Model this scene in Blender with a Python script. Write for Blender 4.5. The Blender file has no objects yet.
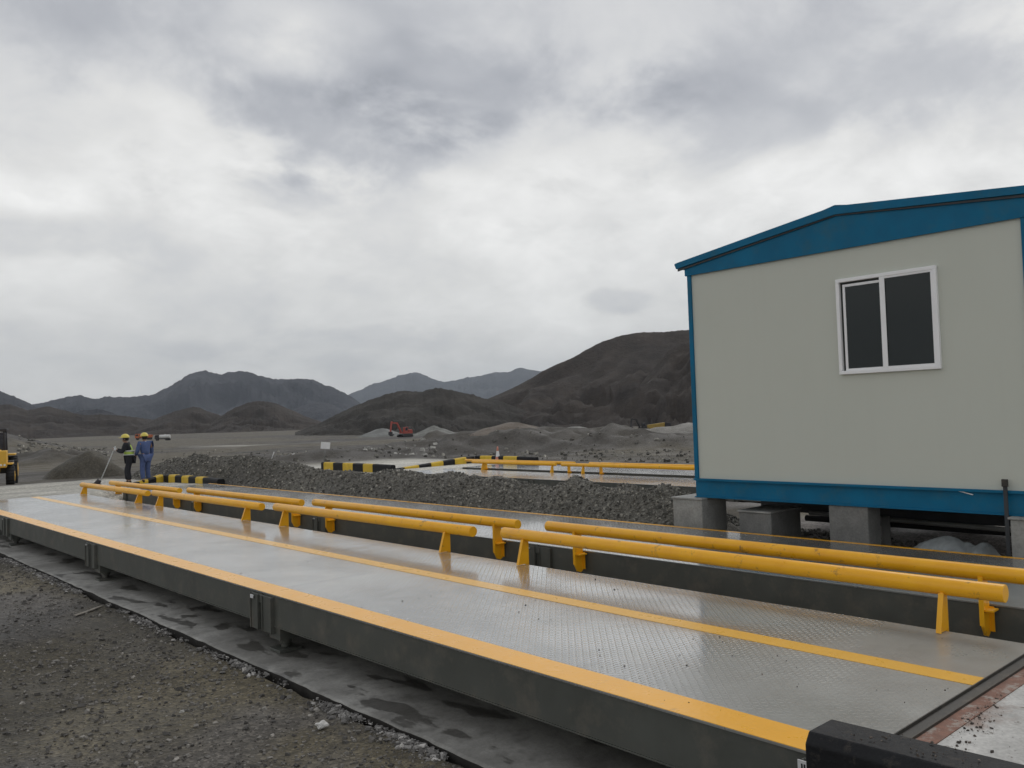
import bpy, bmesh, math, random
import numpy as np
from mathutils import Vector, Matrix, noise as mnoise
R = math.radians
random.seed(7); rng = np.random.default_rng(11)
sc = bpy.context.scene
col = sc.collection

# ---------------------------------------------------------------- camera (eye 1.8 m above the weighbridge decks; deck top is z = 0)
FPX, CX, CY, EYE = 850.0, 512.0, 384.0, 1.8
pitch, yaw, roll = R(2.2), R(42.0), R(1.8)
F = Vector((math.sin(yaw)*math.cos(pitch), math.cos(yaw)*math.cos(pitch), math.sin(pitch)))
R0 = Vector((math.cos(yaw), -math.sin(yaw), 0)); U0 = R0.cross(F)
RR = R0*math.cos(roll) - U0*math.sin(roll); UU = R0*math.sin(roll) + U0*math.cos(roll)
cam_d = bpy.data.cameras.new('camera'); cam = bpy.data.objects.new('camera', cam_d); col.objects.link(cam)
m = Matrix.Identity(4)
for i in range(3):
    m[i][0] = RR[i]; m[i][1] = UU[i]; m[i][2] = -F[i]
m[2][3] = EYE
cam.matrix_world = m
cam_d.sensor_width = 36; cam_d.lens = FPX/1024*36; cam_d.clip_start = .05; cam_d.clip_end = 60000
sc.camera = cam

def ray(x, y):
    return (F + RR*((x-CX)/FPX) + UU*((CY-y)/FPX)).normalized()
def on_z(x, y, z=0.0):
    v = ray(x, y); t = (z-EYE)/v.z; return Vector((v.x*t, v.y*t, z))
def azel(x, y):
    v = ray(x, y); h = math.hypot(v.x, v.y); return math.atan2(v.x, v.y), v.z/h
def y_at(x, X, y=560):
    v = ray(x, y); return X*v.y/v.x

# ---------------------------------------------------------------- tagging / objects
def tag(o, label=None, cat=None, group=None, kind=None):
    if label: o['label'] = label
    if cat: o['category'] = cat
    if group: o['group'] = group
    if kind: o['kind'] = kind
    return o
def empty(name, loc=(0, 0, 0), rz=0, **k):
    o = bpy.data.objects.new(name, None); col.objects.link(o)
    o.location = loc; o.rotation_euler = (0, 0, rz); o.empty_display_size = .2
    return tag(o, **k)

class MB:
    """collects shapes, links them as ONE mesh object"""
    def __init__(s): s.bm = bmesh.new(); s.mi = 0
    def _new(s, before):
        fs = [f for f in s.bm.faces if f not in before]
        for f in fs: f.material_index = s.mi
    def prism(s, poly, axis, a, b):
        """extrude polygon (list of 2-tuples in the two other axes, cyclic order) from a to b along axis"""
        def P(u, v, w):
            if axis == 'y': return (u, w, v)
            if axis == 'x': return (w, u, v)
            return (u, v, w)
        v0 = [s.bm.verts.new(P(u, v, a)) for u, v in poly]
        v1 = [s.bm.verts.new(P(u, v, b)) for u, v in poly]
        n = len(poly); fs = []
        fs.append(s.bm.faces.new(v0)); fs.append(s.bm.faces.new(v1[::-1]))
        for i in range(n):
            fs.append(s.bm.faces.new((v0[i], v1[i], v1[(i+1) % n], v0[(i+1) % n])))
        for f in fs: f.material_index = s.mi
        return s
    def box(s, x0, x1, y0, y1, z0, z1):
        return s.prism([(x0, y0), (x1, y0), (x1, y1), (x0, y1)], 'z', z0, z1)
    def tube(s, p, q, r, r2=None, n=14, caps=True):
        p = Vector(p); q = Vector(q); d = q-p; L = d.length
        if r2 is None: r2 = r
        M = Matrix.Translation((p+q)/2) @ d.to_track_quat('Z', 'Y').to_matrix().to_4x4()
        g = bmesh.ops.create_cone(s.bm, cap_ends=caps, segments=n, radius1=r, radius2=r2, depth=L, matrix=M)
        fs = set(f for v in g['verts'] for f in v.link_faces)
        for f in fs:
            f.material_index = s.mi
            if len(f.verts) == 4: f.smooth = True
        return s
    def ball(s, c, r, sx=1, sy=1, sz=1, n=12, cut=None):
        M = Matrix.Translation(c) @ Matrix.Diagonal((sx, sy, sz, 1))
        g = bmesh.ops.create_uvsphere(s.bm, u_segments=n, v_segments=max(6, n//2+2), radius=r, matrix=M)
        fs = set(f for v in g['verts'] for f in v.link_faces)
        for f in fs: f.material_index = s.mi; f.smooth = True
        if cut is not None:
            bmesh.ops.delete(s.bm, geom=[v for v in g['verts'] if v.co.z < cut], context='VERTS')
        return s
    def build(s, name, mat, parent=None, bevel=0, **k):
        bmesh.ops.recalc_face_normals(s.bm, faces=s.bm.faces)
        me = bpy.data.meshes.new(name); s.bm.to_mesh(me); s.bm.free()
        for x in (mat if isinstance(mat, (list, tuple)) else [mat]): me.materials.append(x)
        o = bpy.data.objects.new(name, me); col.objects.link(o)
        if parent: o.parent = parent
        if bevel:
            b = o.modifiers.new('bevel', 'BEVEL'); b.width = bevel; b.segments = 2; b.limit_method = 'ANGLE'; b.angle_limit = R(40)
        return tag(o, **k)

def copy_tree(o, parent=None):
    c = o.copy(); col.objects.link(c); c.parent = parent
    for ch in list(o.children): copy_tree(ch, c)
    return c

def mesh_np(name, verts, faces, mat, parent=None, smooth=False, colors=None, **k):
    verts = np.asarray(verts, dtype=np.float32); faces = np.asarray(faces, dtype=np.int32)
    me = bpy.data.meshes.new(name); nf, kf = faces.shape
    me.vertices.add(len(verts)); me.vertices.foreach_set('co', verts.ravel())
    me.loops.add(nf*kf); me.loops.foreach_set('vertex_index', faces.ravel())
    me.polygons.add(nf); me.polygons.foreach_set('loop_start', np.arange(nf, dtype=np.int32)*kf)
    me.update(calc_edges=True); me.validate()
    me.polygons.foreach_set('use_smooth', np.full(nf, smooth))
    if colors is not None:
        a = me.color_attributes.new('tint', 'FLOAT_COLOR', 'POINT')
        c4 = np.ones((len(verts), 4), dtype=np.float32); c4[:, :3] = colors
        a.data.foreach_set('color', c4.ravel())
    for x in (mat if isinstance(mat, (list, tuple)) else [mat]): me.materials.append(x)
    o = bpy.data.objects.new(name, me); col.objects.link(o)
    if parent: o.parent = parent
    return tag(o, **k)

# ---------------------------------------------------------------- numpy noise
_perm = np.random.default_rng(3).random((256, 256))
def vnoise(x, y):
    xi = np.floor(x).astype(int); yi = np.floor(y).astype(int); fx = x-xi; fy = y-yi
    fx = fx*fx*(3-2*fx); fy = fy*fy*(3-2*fy)
    g = lambda a, b: _perm[a & 255, b & 255]
    return ((g(xi, yi)*(1-fx)+g(xi+1, yi)*fx)*(1-fy) + (g(xi, yi+1)*(1-fx)+g(xi+1, yi+1)*fx)*fy)*2-1
def fbm(x, y, o=4, lac=2.03, gain=.5):
    s = 0; a = 1; t = 0
    for i in range(o):
        s = s+a*vnoise(x+17.3*i, y-9.1*i); t += a; a *= gain; x = x*lac; y = y*lac
    return s/t
def ss(a, b, x):
    t = np.clip((x-a)/(b-a), 0, 1); return t*t*(3-2*t)

# ---------------------------------------------------------------- materials
class NT:
    def __init__(s, name):
        s.m = bpy.data.materials.new(name); s.m.use_nodes = True; s.t = s.m.node_tree
        s.b = s.t.nodes['Principled BSDF']; s.out = s.t.nodes['Material Output']
        s.tc = s.t.nodes.new('ShaderNodeTexCoord')
    def n(s, ty, **k):
        o = s.t.nodes.new('ShaderNode'+ty)
        for a, v in k.items(): setattr(o, a, v)
        return o
    def l(s, a, b): s.t.links.new(a, b)
    def noise(s, scale, detail=4, rough=.55, coord=None, vec=None, dist=0):
        o = s.n('TexNoise'); o.inputs['Scale'].default_value = scale; o.inputs['Detail'].default_value = detail
        o.inputs['Roughness'].default_value = rough; o.inputs['Distortion'].default_value = dist
        s.l(vec if vec is not None else s.tc.outputs[coord or 'Object'], o.inputs['Vector']); return o.outputs['Fac']
    def voro(s, scale, feature='F1', out='Distance', coord='Object'):
        o = s.n('TexVoronoi', feature=feature); o.inputs['Scale'].default_value = scale
        s.l(s.tc.outputs[coord], o.inputs['Vector']); return o.outputs[out]
    def ramp(s, fac, stops):
        o = s.n('ValToRGB'); e = o.color_ramp.elements
        while len(e) < len(stops): e.new(.5)
        for x, (p, c) in zip(e, stops):
            x.position = p; x.color = (c, c, c, 1) if isinstance(c, (int, float)) else (*c, 1)
        s.l(fac, o.inputs['Fac']); return o.outputs['Color']
    def math(s, op, a, b=None, c=None, clamp=False):
        o = s.n('Math', operation=op); o.use_clamp = clamp
        for i, v in enumerate((a, b, c)):
            if v is None: continue
            if isinstance(v, (int, float)): o.inputs[i].default_value = v
            else: s.l(v, o.inputs[i])
        return o.outputs[0]
    def mix(s, f, a, b, mode='MIX'):
        o = s.n('Mix', data_type='RGBA', blend_type=mode); o.clamp_factor = True
        for v, sock in ((f, o.inputs[0]), (a, o.inputs[6]), (b, o.inputs[7])):
            if isinstance(v, (int, float)): sock.default_value = v if sock.type == 'VALUE' else (v, v, v, 1)
            elif isinstance(v, tuple): sock.default_value = (*v, 1)
            else: s.l(v, sock)
        return o.outputs[2]
    def bump(s, h, strength=.5, dist=.01, normal=None):
        o = s.n('Bump'); o.inputs['Distance'].default_value = dist
        if isinstance(strength, (int, float)): o.inputs['Strength'].default_value = strength
        else: s.l(strength, o.inputs['Strength'])
        s.l(h, o.inputs['Height'])
        if normal is not None: s.l(normal, o.inputs['Normal'])
        return o.outputs['Normal']
    def set(s, color=None, rough=None, normal=None, **k):
        for v, key in ((color, 'Base Color'), (rough, 'Roughness'), (normal, 'Normal')):
            if v is None: continue
            if isinstance(v, tuple): s.b.inputs[key].default_value = (*v, 1)
            elif isinstance(v, (int, float)): s.b.inputs[key].default_value = v
            else: s.l(v, s.b.inputs[key])
        for key, v in k.items():
            key = key.replace('_', ' ')
            if isinstance(v, (int, float, tuple)): s.b.inputs[key].default_value = v
            else: s.l(v, s.b.inputs[key])
        return s.m

def simple(name, c, rough=.6, var=.15, scale=6, metal=0, bump=0, dirt=None, dscale=3, dpos=(.55, .75)):
    t = NT(name)
    f = t.noise(scale, 5, .6)
    colr = t.ramp(f, [(.3, tuple(x*(1-var) for x in c)), (.7, tuple(min(1, x*(1+var)) for x in c))])
    if dirt:
        d = t.ramp(t.noise(dscale, 8, .7), [(dpos[0], 0.0), (dpos[1], 1.0)])
        colr = t.mix(d, colr, dirt)
    nrm = t.bump(t.noise(scale*8, 4), bump, .01) if bump else None
    rf = t.math('MULTIPLY_ADD', t.noise(scale*2, 4), .3, rough-.15)
    return t.set(colr, rf, nrm, Metallic=metal)

M = {}
def deck_material(name, base):
    """grey painted tread plate, wet"""
    t = NT(name)
    sep = t.n('SeparateXYZ'); t.l(t.tc.outputs['Object'], sep.inputs[0])
    p = .037
    fx = t.math('DIVIDE', sep.outputs[0], p); fy = t.math('DIVIDE', sep.outputs[1], p)
    gx = t.math('SUBTRACT', t.math('FRACT', fx), .5); gy = t.math('SUBTRACT', t.math('FRACT', fy), .5)
    par = t.math('MODULO', t.math('ABSOLUTE', t.math('ADD', t.math('FLOOR', fx), t.math('FLOOR', fy))), 2.0)
    par = t.math('GREATER_THAN', par, .5)
    a = t.math('MULTIPLY', t.math('ADD', gx, gy), .7071); b = t.math('MULTIPLY', t.math('SUBTRACT', gx, gy), .7071)
    d = t.math('SUBTRACT', a, b)
    lng = t.math('MULTIPLY_ADD', d, par, b); sht = t.math('SUBTRACT', a, t.math('MULTIPLY', d, par))
    q = t.math('ADD', t.math('POWER', t.math('ABSOLUTE', t.math('DIVIDE', lng, .5)), 2.0), t.math('POWER', t.math('ABSOLUTE', t.math('DIVIDE', sht, .19)), 2.0))
    loz = t.ramp(q, [(0.0, 1.0), (1.0, 0.0)])
    wet = t.ramp(t.noise(.55, 5, .55, dist=.6), [(.40, 0.0), (.60, 1.0)])
    pud = t.ramp(t.noise(1.3, 4, .5, dist=.4), [(.60, 0.0), (.68, 1.0)])
    tone = t.ramp(t.noise(1.1, 6, .65), [(.3, tuple(x*.82 for x in base)), (.7, tuple(x*1.15 for x in base))])
    tone = t.mix(t.math('MULTIPLY', loz, .22), tone, (.62, .62, .60))
    # muddy tyre tracks that follow the lanes
    trk = t.ramp(t.math('ABSOLUTE', t.math('SUBTRACT', t.math('PINGPONG', t.math('ADD', sep.outputs[0], -4.45), 1.05), .5)), [(.0, 1.0), (.28, 0.0)])
    trn = t.ramp(t.noise(2.2, 6, .7), [(.42, 0.0), (.62, 1.0)])
    tone = t.mix(t.math('MULTIPLY', t.math('MULTIPLY', trk, trn), .40), tone, (.27, .252, .222))
    spk = t.ramp(t.voro(22), [(.06, 1.0), (.10, 0.0)])
    spn = t.ramp(t.noise(7, 3), [(.58, 0.0), (.64, 1.0)])
    tone = t.mix(t.math('MULTIPLY', spk, spn), tone, (.05, .045, .04))
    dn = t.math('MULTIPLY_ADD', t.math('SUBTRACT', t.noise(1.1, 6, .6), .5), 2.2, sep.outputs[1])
    cabin_refl = t.ramp(t.math('DIVIDE', dn, 10.0), [(.27, 1.0), (.42, 0.0)])  # cabin's reflection painted as a matte tone over the near end
    tone = t.mix(t.math('MULTIPLY', cabin_refl, .88), tone, t.ramp(t.noise(2.3, 7, .6), [(.35, (.225, .22, .198)), (.65, (.285, .285, .262))]))
    loz = t.math('MULTIPLY', loz, t.math('MULTIPLY_ADD', cabin_refl, -.82, 1.0))
    rough = t.math('MULTIPLY_ADD', t.math('SUBTRACT', 1.0, wet), .11, .13)
    rough = t.math('MULTIPLY_ADD', cabin_refl, .16, rough)
    rough = t.math('SUBTRACT', rough, t.math('MULTIPLY', pud, .06))
    rough = t.math('MULTIPLY_ADD', t.noise(14, 3), .10, t.math('SUBTRACT', rough, .03))
    st = t.math('MULTIPLY_ADD', pud, -.55, 1.0)
    nrm = t.bump(loz, st, .0038)
    und = t.bump(t.noise(1.6, 2), .25, .02, nrm)
    met = t.math('MULTIPLY_ADD', cabin_refl, -.50, .62); coat = t.math('MULTIPLY', t.math('MULTIPLY_ADD', wet, .5, .5), t.math('MULTIPLY_ADD', cabin_refl, -.75, 1.0))
    return t.set(tone, rough, und, Metallic=met, IOR=1.6, Coat_Weight=coat, Coat_Roughness=.10, Coat_IOR=1.42, Coat_Normal=nrm)
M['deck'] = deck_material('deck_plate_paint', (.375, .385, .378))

def stripe_material(name, c):
    t = NT(name)
    wear = t.ramp(t.noise(9, 8, .75), [(.60, 0.0), (.72, 1.0)])
    colr = t.mix(t.math('MULTIPLY', wear, .45), t.mix(t.noise(2.5, 5), tuple(x*.88 for x in c), c), (.24, .22, .19))
    spk = t.ramp(t.voro(30), [(.05, 1.0), (.09, 0.0)])
    spn = t.ramp(t.noise(5, 3), [(.54, 0.0), (.62, 1.0)])
    colr = t.mix(t.math('MULTIPLY', spk, spn), colr, (.05, .04, .03))
    v = t.voro(38, 'SMOOTH_F1')
    return t.set(colr, t.math('MULTIPLY_ADD', t.noise(6, 3), .2, .2), t.bump(v, .35, .004), IOR=1.45, Metallic=0.0, Coat_Weight=.30, Coat_Roughness=.22, Coat_IOR=1.42)
M['edge_yellow'] = stripe_material('edge_paint', (1.0, .48, .015))
M['lane_yellow'] = stripe_material('lane_paint', (.92, .50, .06))
M['rail'] = simple('rail_paint', (1.0, .465, .012), .34, .10, 3, dirt=(.38, .20, .05), dscale=7, dpos=(.60, .70), bump=.08)
M['rail'].node_tree.nodes['Principled BSDF'].inputs['IOR'].default_value = 1.5
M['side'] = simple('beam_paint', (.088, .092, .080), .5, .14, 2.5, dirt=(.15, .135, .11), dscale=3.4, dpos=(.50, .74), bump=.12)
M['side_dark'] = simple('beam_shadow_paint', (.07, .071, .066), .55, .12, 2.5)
M['black_steel'] = simple('dark_steel', (.04, .036, .029), .5, .2, 5, dirt=(.11, .09, .07), dscale=6)
M['rust'] = simple('rusty_steel', (.22, .11, .075), .75, .3, 14, bump=.3, dirt=(.33, .28, .24), dscale=9, dpos=(.5, .6))
M['bolt'] = simple('bolt_metal', (.5, .5, .48), .4, .1, 10, metal=.7)
M['white_label'] = simple('label_white', (.75, .75, .75), .5, .04, 3)
M['ink'] = simple('ink_black', (.02, .02, .02), .6, .02, 3)
M['kerb_yellow'] = simple('kerb_yellow', (.66, .44, .03), .6, .12, 4, bump=.2, dirt=(.30, .25, .12), dscale=5, dpos=(.58, .75))
M['kerb_black'] = simple('kerb_black', (.009, .0095, .011), .62, .25, 6, bump=.35, dirt=(.05, .043, .036), dscale=12, dpos=(.56, .70))
M['kerb_black'].node_tree.nodes['Principled BSDF'].inputs['Specular IOR Level'].default_value = .3

def concrete(name, c, wet=False, red=False, pale=None):
    t = NT(name)
    k = t.ramp(t.noise(3.5, 8, .7), [(.3, tuple(x*.72 for x in c)), (.7, tuple(x*1.2 for x in c))])
    fine = t.ramp(t.noise(40, 4, .6), [(.3, .82), (.7, 1.1)])
    k = t.mix(1.0, k, fine, 'MULTIPLY')
    rough = .8
    if red:
        r1 = t.ramp(t.noise(1.6, 8, .72), [(.5, 0.0), (.62, 1.0)])
        k = t.mix(t.math('MULTIPLY', r1, .75), k, (.26, .17, .13))
        r2 = t.ramp(t.noise(11, 8, .75), [(.60, 0.0), (.66, 1.0)])
        k = t.mix(r2, k, (.10, .08, .06))
    if wet:
        mp = t.n('Mapping'); mp.inputs['Scale'].default_value = (1.9, .75, 1); t.l(t.tc.outputs['Object'], mp.inputs[0])
        w = t.ramp(t.noise(1.5, 5, .5, vec=mp.outputs[0]), [(.565, 0.0), (.59, 1.0)])
        k = t.mix(t.math('MULTIPLY', w, .66), k, (.028, .025, .022))
        w2 = t.ramp(t.noise(.9, 6, .6), [(.40, 0.0), (.62, 1.0)])
        k = t.mix(t.math('MULTIPLY', w2, .55), k, (.10, .095, .082))
        w3 = t.ramp(t.noise(5, 8, .75), [(.52, 0.0), (.66, 1.0)]); k = t.mix(t.math('MULTIPLY', w3, .5), k, (.07, .066, .058))
        rough = t.math('MULTIPLY_ADD', w, -.42, .78)
    return t.set(k, rough, t.bump(t.noise(18, 6, .7), .45, .012))
M['slab'] = concrete('wet_concrete', (.38, .37, .34), wet=True)
M['approach'] = concrete('dusty_concrete', (.52, .51, .48), red=True)
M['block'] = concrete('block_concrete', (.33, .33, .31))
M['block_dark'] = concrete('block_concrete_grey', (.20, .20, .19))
M['pale_rock'] = simple('pale_rock', (.40, .39, .36), .9, .25, 8, bump=.5)
M['lath'] = simple('weathered_lath', (.22, .20, .17), .9, .3, 14, bump=.4)
M['white_rock'] = simple('white_rock', (.62, .61, .58), .9, .15, 12, bump=.6)

def ground_material():
    t = NT('ground_gravel')
    at = t.n('Attribute', attribute_name='tint')
    n1 = t.ramp(t.noise(.35, 6, .6), [(.3, .78), (.7, 1.22)])
    n2 = t.ramp(t.noise(7, 6, .7), [(.3, .62), (.7, 1.38)])
    v = t.n('TexVoronoi'); v.inputs['Scale'].default_value = 34; t.l(t.tc.outputs['Object'], v.inputs['Vector'])
    hsv = t.n('SeparateColor'); t.l(v.outputs['Color'], hsv.inputs[0])
    n3 = t.ramp(hsv.outputs[0], [(.0, .55), (.8, 1.2), (1.0, 2.0)])
    c = t.mix(1.0, at.outputs['Color'], n1, 'MULTIPLY'); c = t.mix(1.0, c, n2, 'MULTIPLY'); c = t.mix(.75, c, n3, 'MULTIPLY')
    h = t.math('ADD', v.outputs['Distance'], t.math('MULTIPLY', t.noise(9, 6, .7), 1.6))
    damp = t.ramp(t.noise(.5, 4), [(.4, .62), (.6, .9)])
    return t.set(c, damp, t.bump(h, .7, .022))
M['ground'] = ground_material()
def rock_material(name, dark, light, pale=.92):
    t = NT(name)
    g = t.n('NewGeometry')
    k = t.ramp(g.outputs['Random Per Island'], [(.0, dark), (.7, light), (pale, tuple(min(.6, x*1.5) for x in light)), (1.0, tuple(min(.7, x*2.6) for x in light))])
    k = t.mix(.6, k, t.ramp(t.noise(60, 3), [(.3, .7), (.7, 1.25)]), 'MULTIPLY')
    return t.set(k, .8)
M['stones'] = rock_material('loose_stone', (.05, .046, .042), (.15, .14, .124), .965)
M['berm_stones'] = rock_material('berm_stone', (.05, .047, .040), (.185, .176, .152))
M['mortar'] = rock_material('mortar_crumb', (.08, .075, .07), (.24, .23, .215))
M['crumb'] = rock_material('mud_crumb', (.03, .025, .02), (.10, .08, .065))
M['pale_stones'] = rock_material('pale_stone', (.16, .155, .14), (.36, .35, .32))

def hill_material(name, dark, light, scale):
    t = NT(name)
    f = t.noise(scale, 8, .62); k = t.ramp(f, [(.3, dark), (.7, light)])
    k = t.mix(.5, k, t.ramp(t.noise(scale*9, 6, .7), [(.3, .7), (.7, 1.3)]), 'MULTIPLY')
    return t.set(k, .95, t.bump(t.noise(scale*5, 8, .7), .8, .9/scale*.12))
M['hill_near'] = hill_material('hill_scree', (.026, .021, .018), (.066, .053, .043), .05)
M['hill_brown'] = hill_material('hill_brown', (.028, .026, .022), (.060, .053, .045), .06)
M['hill_far'] = hill_material('hazed_rock', (.030, .032, .040), (.058, .060, .070), .006)  # blue of the distance haze mixed into the rock colour

# cabin
def panel_material():
    t = NT('cabin_panel_paint')
    k = t.mix(t.noise(.7, 4), (.565, .585, .51), (.60, .615, .545))
    sep = t.n('SeparateXYZ'); t.l(t.tc.outputs['Object'], sep.inputs[0])
    mp = t.n('Mapping'); mp.inputs['Scale'].default_value = (1, 6, .5); t.l(t.tc.outputs['Object'], mp.inputs[0])
    st = t.ramp(t.noise(1.2, 6, .6, vec=mp.outputs[0]), [(.5, 0.0), (.8, 1.0)])
    k = t.mix(t.math('MULTIPLY', st, .05), k, (.42, .40, .34))
    return t.set(k, .55, t.bump(t.noise(1.5, 2), .05, .02))
M['panel'] = panel_material()
M['blue'] = simple('cabin_blue_paint', (.002, .135, .26), .52, .12, 2.5, dirt=(.03, .13, .19), dscale=3, dpos=(.5, .8))
M['upvc'] = simple('window_white', (.90, .90, .90), .35, .03, 3)
M['rubber'] = simple('black_rubber', (.02, .02, .02), .8, .2, 5)
M['blue'].node_tree.nodes['Principled BSDF'].inputs['Specular IOR Level'].default_value = .25
t = NT('window_glass'); M['glass'] = t.set((.008, .014, .014), .08, None, IOR=1.45)
M['screen'] = simple('insect_screen', (.03, .034, .034), .7, .1, 30)
M['tarp'] = simple('tarp_grey', (.26, .28, .28), .5, .2, 5, bump=.2)
M['under'] = simple('underframe_steel', (.04, .045, .05), .6, .2, 5)
M['pipe_grey'] = simple('pipe_grey', (.2, .2, .19), .5, .1, 5)
# workers and machines
M['skin'] = simple('skin_tone', (.32, .19, .13), .6, .06, 10)
M['helmet'] = simple('helmet_yellow', (.75, .62, .12), .35, .05, 5)
M['vest'] = simple('vest_green', (.50, .68, .13), .8, .12, 10)
M['dark_cloth'] = simple('dark_cloth', (.018, .019, .024), .9, .2, 8)
M['blue_cloth'] = simple('blue_coverall', (.075, .11, .24), .9, .18, 8)
M['pale_cloth'] = simple('pale_cloth', (.55, .56, .56), .9, .08, 8)
M['boots'] = simple('boots', (.03, .025, .02), .8, .2, 8)
M['hair'] = simple('hair_black', (.012, .01, .01), .7, .1, 20)
M['mach_yellow'] = simple('machine_yellow', (.80, .46, .05), .45, .12, 2, dirt=(.26, .2, .12), dscale=2)
M['mach_ochre'] = simple('machine_ochre', (.34, .23, .05), .6, .2, .8, dirt=(.16, .13, .09), dscale=.6)
M['mach_red'] = simple('machine_red', (.38, .07, .05), .5, .15, 2)
M['mach_orange'] = simple('machine_orange', (.50, .13, .04), .5, .15, 2)
M['mach_white'] = simple('machine_white', (.62, .62, .60), .5, .1, 2)
M['mach_dark'] = simple('machine_black', (.03, .028, .03), .6, .2, 3)
M['cab_glass'] = simple('cab_glass', (.03, .03, .04), .15, .05, 3)
M['tyre'] = simple('tyre_rubber', (.025, .024, .023), .85, .3, 9, bump=.3)
t = NT('lamp_lens'); M['lamp'] = t.set((.8, .8, .75), .2)
M['cone_orange'] = simple('cone_orange', (.62, .24, .17), .6, .05, 4)
M['soil'] = ground_material(); M['soil'].name = 'soil'

# ---------------------------------------------------------------- world: overcast sky
SUN_EL, SUN_AZ = R(48), R(75)      # azimuth from +Y towards +X
w = bpy.data.worlds.new('World'); sc.world = w; w.use_nodes = True
wt = w.node_tree; wn = wt.nodes; wl = wt.links; wn.clear()
def W(ty, **k):
    o = wn.new('ShaderNode'+ty)
    for a, v in k.items(): setattr(o, a, v)
    return o
def wm(op, a, b=None, c=None, clamp=False):
    o = W('Math', operation=op); o.use_clamp = clamp
    for i, v in enumerate((a, b, c)):
        if v is None: continue
        if isinstance(v, (int, float)): o.inputs[i].default_value = v
        else: wl.new(v, o.inputs[i])
    return o.outputs[0]
def wramp(fac, stops, interp='EASE'):
    o = W('ValToRGB'); e = o.color_ramp.elements; o.color_ramp.interpolation = interp
    while len(e) < len(stops): e.new(.5)
    for x, (p, c) in zip(e, stops): x.position = p; x.color = (c, c, c, 1) if isinstance(c, (int, float)) else (*c, 1)
    wl.new(fac, o.inputs['Fac']); return o.outputs['Color']
out = W('OutputWorld'); bg = W('Background'); wl.new(bg.outputs[0], out.inputs['Surface'])
sky = W('TexSky', sky_type='NISHITA'); sky.sun_disc = False; sky.sun_elevation = SUN_EL; sky.sun_rotation = SUN_AZ
tc = W('TexCoord'); sp = W('SeparateXYZ'); wl.new(tc.outputs['Generated'], sp.inputs[0])
dz = wm('MAXIMUM', sp.outputs[2], 0.0); den = wm('ADD', dz, .42)
cmb = W('CombineXYZ'); wl.new(wm('DIVIDE', sp.outputs[0], den), cmb.inputs[0]); wl.new(wm('DIVIDE', sp.outputs[1], den), cmb.inputs[1])
def wnoise(scale, detail, rough, off=(0, 0, 0), dist=0):
    mp = W('Mapping'); mp.inputs['Location'].default_value = off; wl.new(cmb.outputs[0], mp.inputs[0])
    o = W('TexNoise'); o.inputs['Scale'].default_value = scale; o.inputs['Detail'].default_value = detail
    o.inputs['Roughness'].default_value = rough; o.inputs['Distortion'].default_value = dist
    wl.new(mp.outputs[0], o.inputs['Vector']); return o.outputs['Fac']
base = wramp(dz, [(0, .80), (.05, .76), (.12, .76), (.22, .80), (.31, .68), (.44, .57), (.60, .50), (1.0, .46)])
n_big = wnoise(1.7, 6, .52, (5.6, 2.4, 0), .35)
n_small = wnoise(9.0, 9, .58, (9.3, 4.4, 0), .35)
n_mid = wnoise(3.6, 11, .58, (1.2, 3.9, 0), .25)
big = wm('MULTIPLY_ADD', wm('SUBTRACT', n_big, .5), .5, 1.0)
small = wm('MULTIPLY_ADD', wm('SUBTRACT', n_small, .5), .34, 1.0)
hi = wramp(dz, [(.08, .25), (.30, 1.0)])
mid = wm('MULTIPLY_ADD', wm('MULTIPLY', wm('SUBTRACT', wramp(n_mid, [(.38, 0.0), (.62, 1.0)]), .5), hi), .20, 1.0)
small = wm('MULTIPLY', small, mid)
val = wm('MULTIPLY', wm('MULTIPLY', base, big), small)
# cloud masses where the photograph has them: darker bellies and thin bright patches, as directions in the sky
def blob(px, py, r, amt, stretch=2.0):
    d = ray(px, py); az = math.atan2(d.x, d.y)
    r2 = Vector((math.cos(az), -math.sin(az), 0)); u2 = r2.cross(d)
    dt = W('VectorMath', operation='DOT_PRODUCT'); wl.new(tc.outputs['Generated'], dt.inputs[0]); dt.inputs[1].default_value = r2
    du = W('VectorMath', operation='DOT_PRODUCT'); wl.new(tc.outputs['Generated'], du.inputs[0]); du.inputs[1].default_value = u2
    df = W('VectorMath', operation='DOT_PRODUCT'); wl.new(tc.outputs['Generated'], df.inputs[0]); df.inputs[1].default_value = d
    rr = r/FPX
    wob = wm('MULTIPLY', wm('SUBTRACT', n_mid, .5), 4.2)
    q = wm('ADD', wm('POWER', wm('DIVIDE', dt.outputs['Value'], rr*stretch), 2.0), wm('POWER', wm('DIVIDE', du.outputs['Value'], rr), 2.0))
    q = wm('ADD', q, wob)
    f = wm('MULTIPLY', wramp(q, [(0.0, 1.0), (1.0, 0.0)]), wm('GREATER_THAN', df.outputs['Value'], 0.0))
    return wm('MULTIPLY', f, amt*(.72 if amt < 0 else .7))
acc = 1.0
for b in ((420, 115, 80, -.14, 4.5), (90, 50, 60, -.20, 2.2), (330, 130, 55, -.28, 3.0), (500, 95, 60, -.24, 3.0), (820, 60, 70, -.22, 3.2), (240, 190, 30, -.12, 3.5), (60, 235, 26, -.12, 3.0),
          (620, 300, 14, -.20, 3.0), (350, 350, 34, -.16, 5.0), (300, 40, 40, .22, 2.0), (600, 170, 50, .18, 4.0), (30, 190, 26, .2, 2.5), (450, 60, 26, .12, 2.0), (170, 105, 26, .14, 2.5)):
    acc = wm('ADD', blob(*b), acc)
val = wm('MULTIPLY', val, acc)
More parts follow.
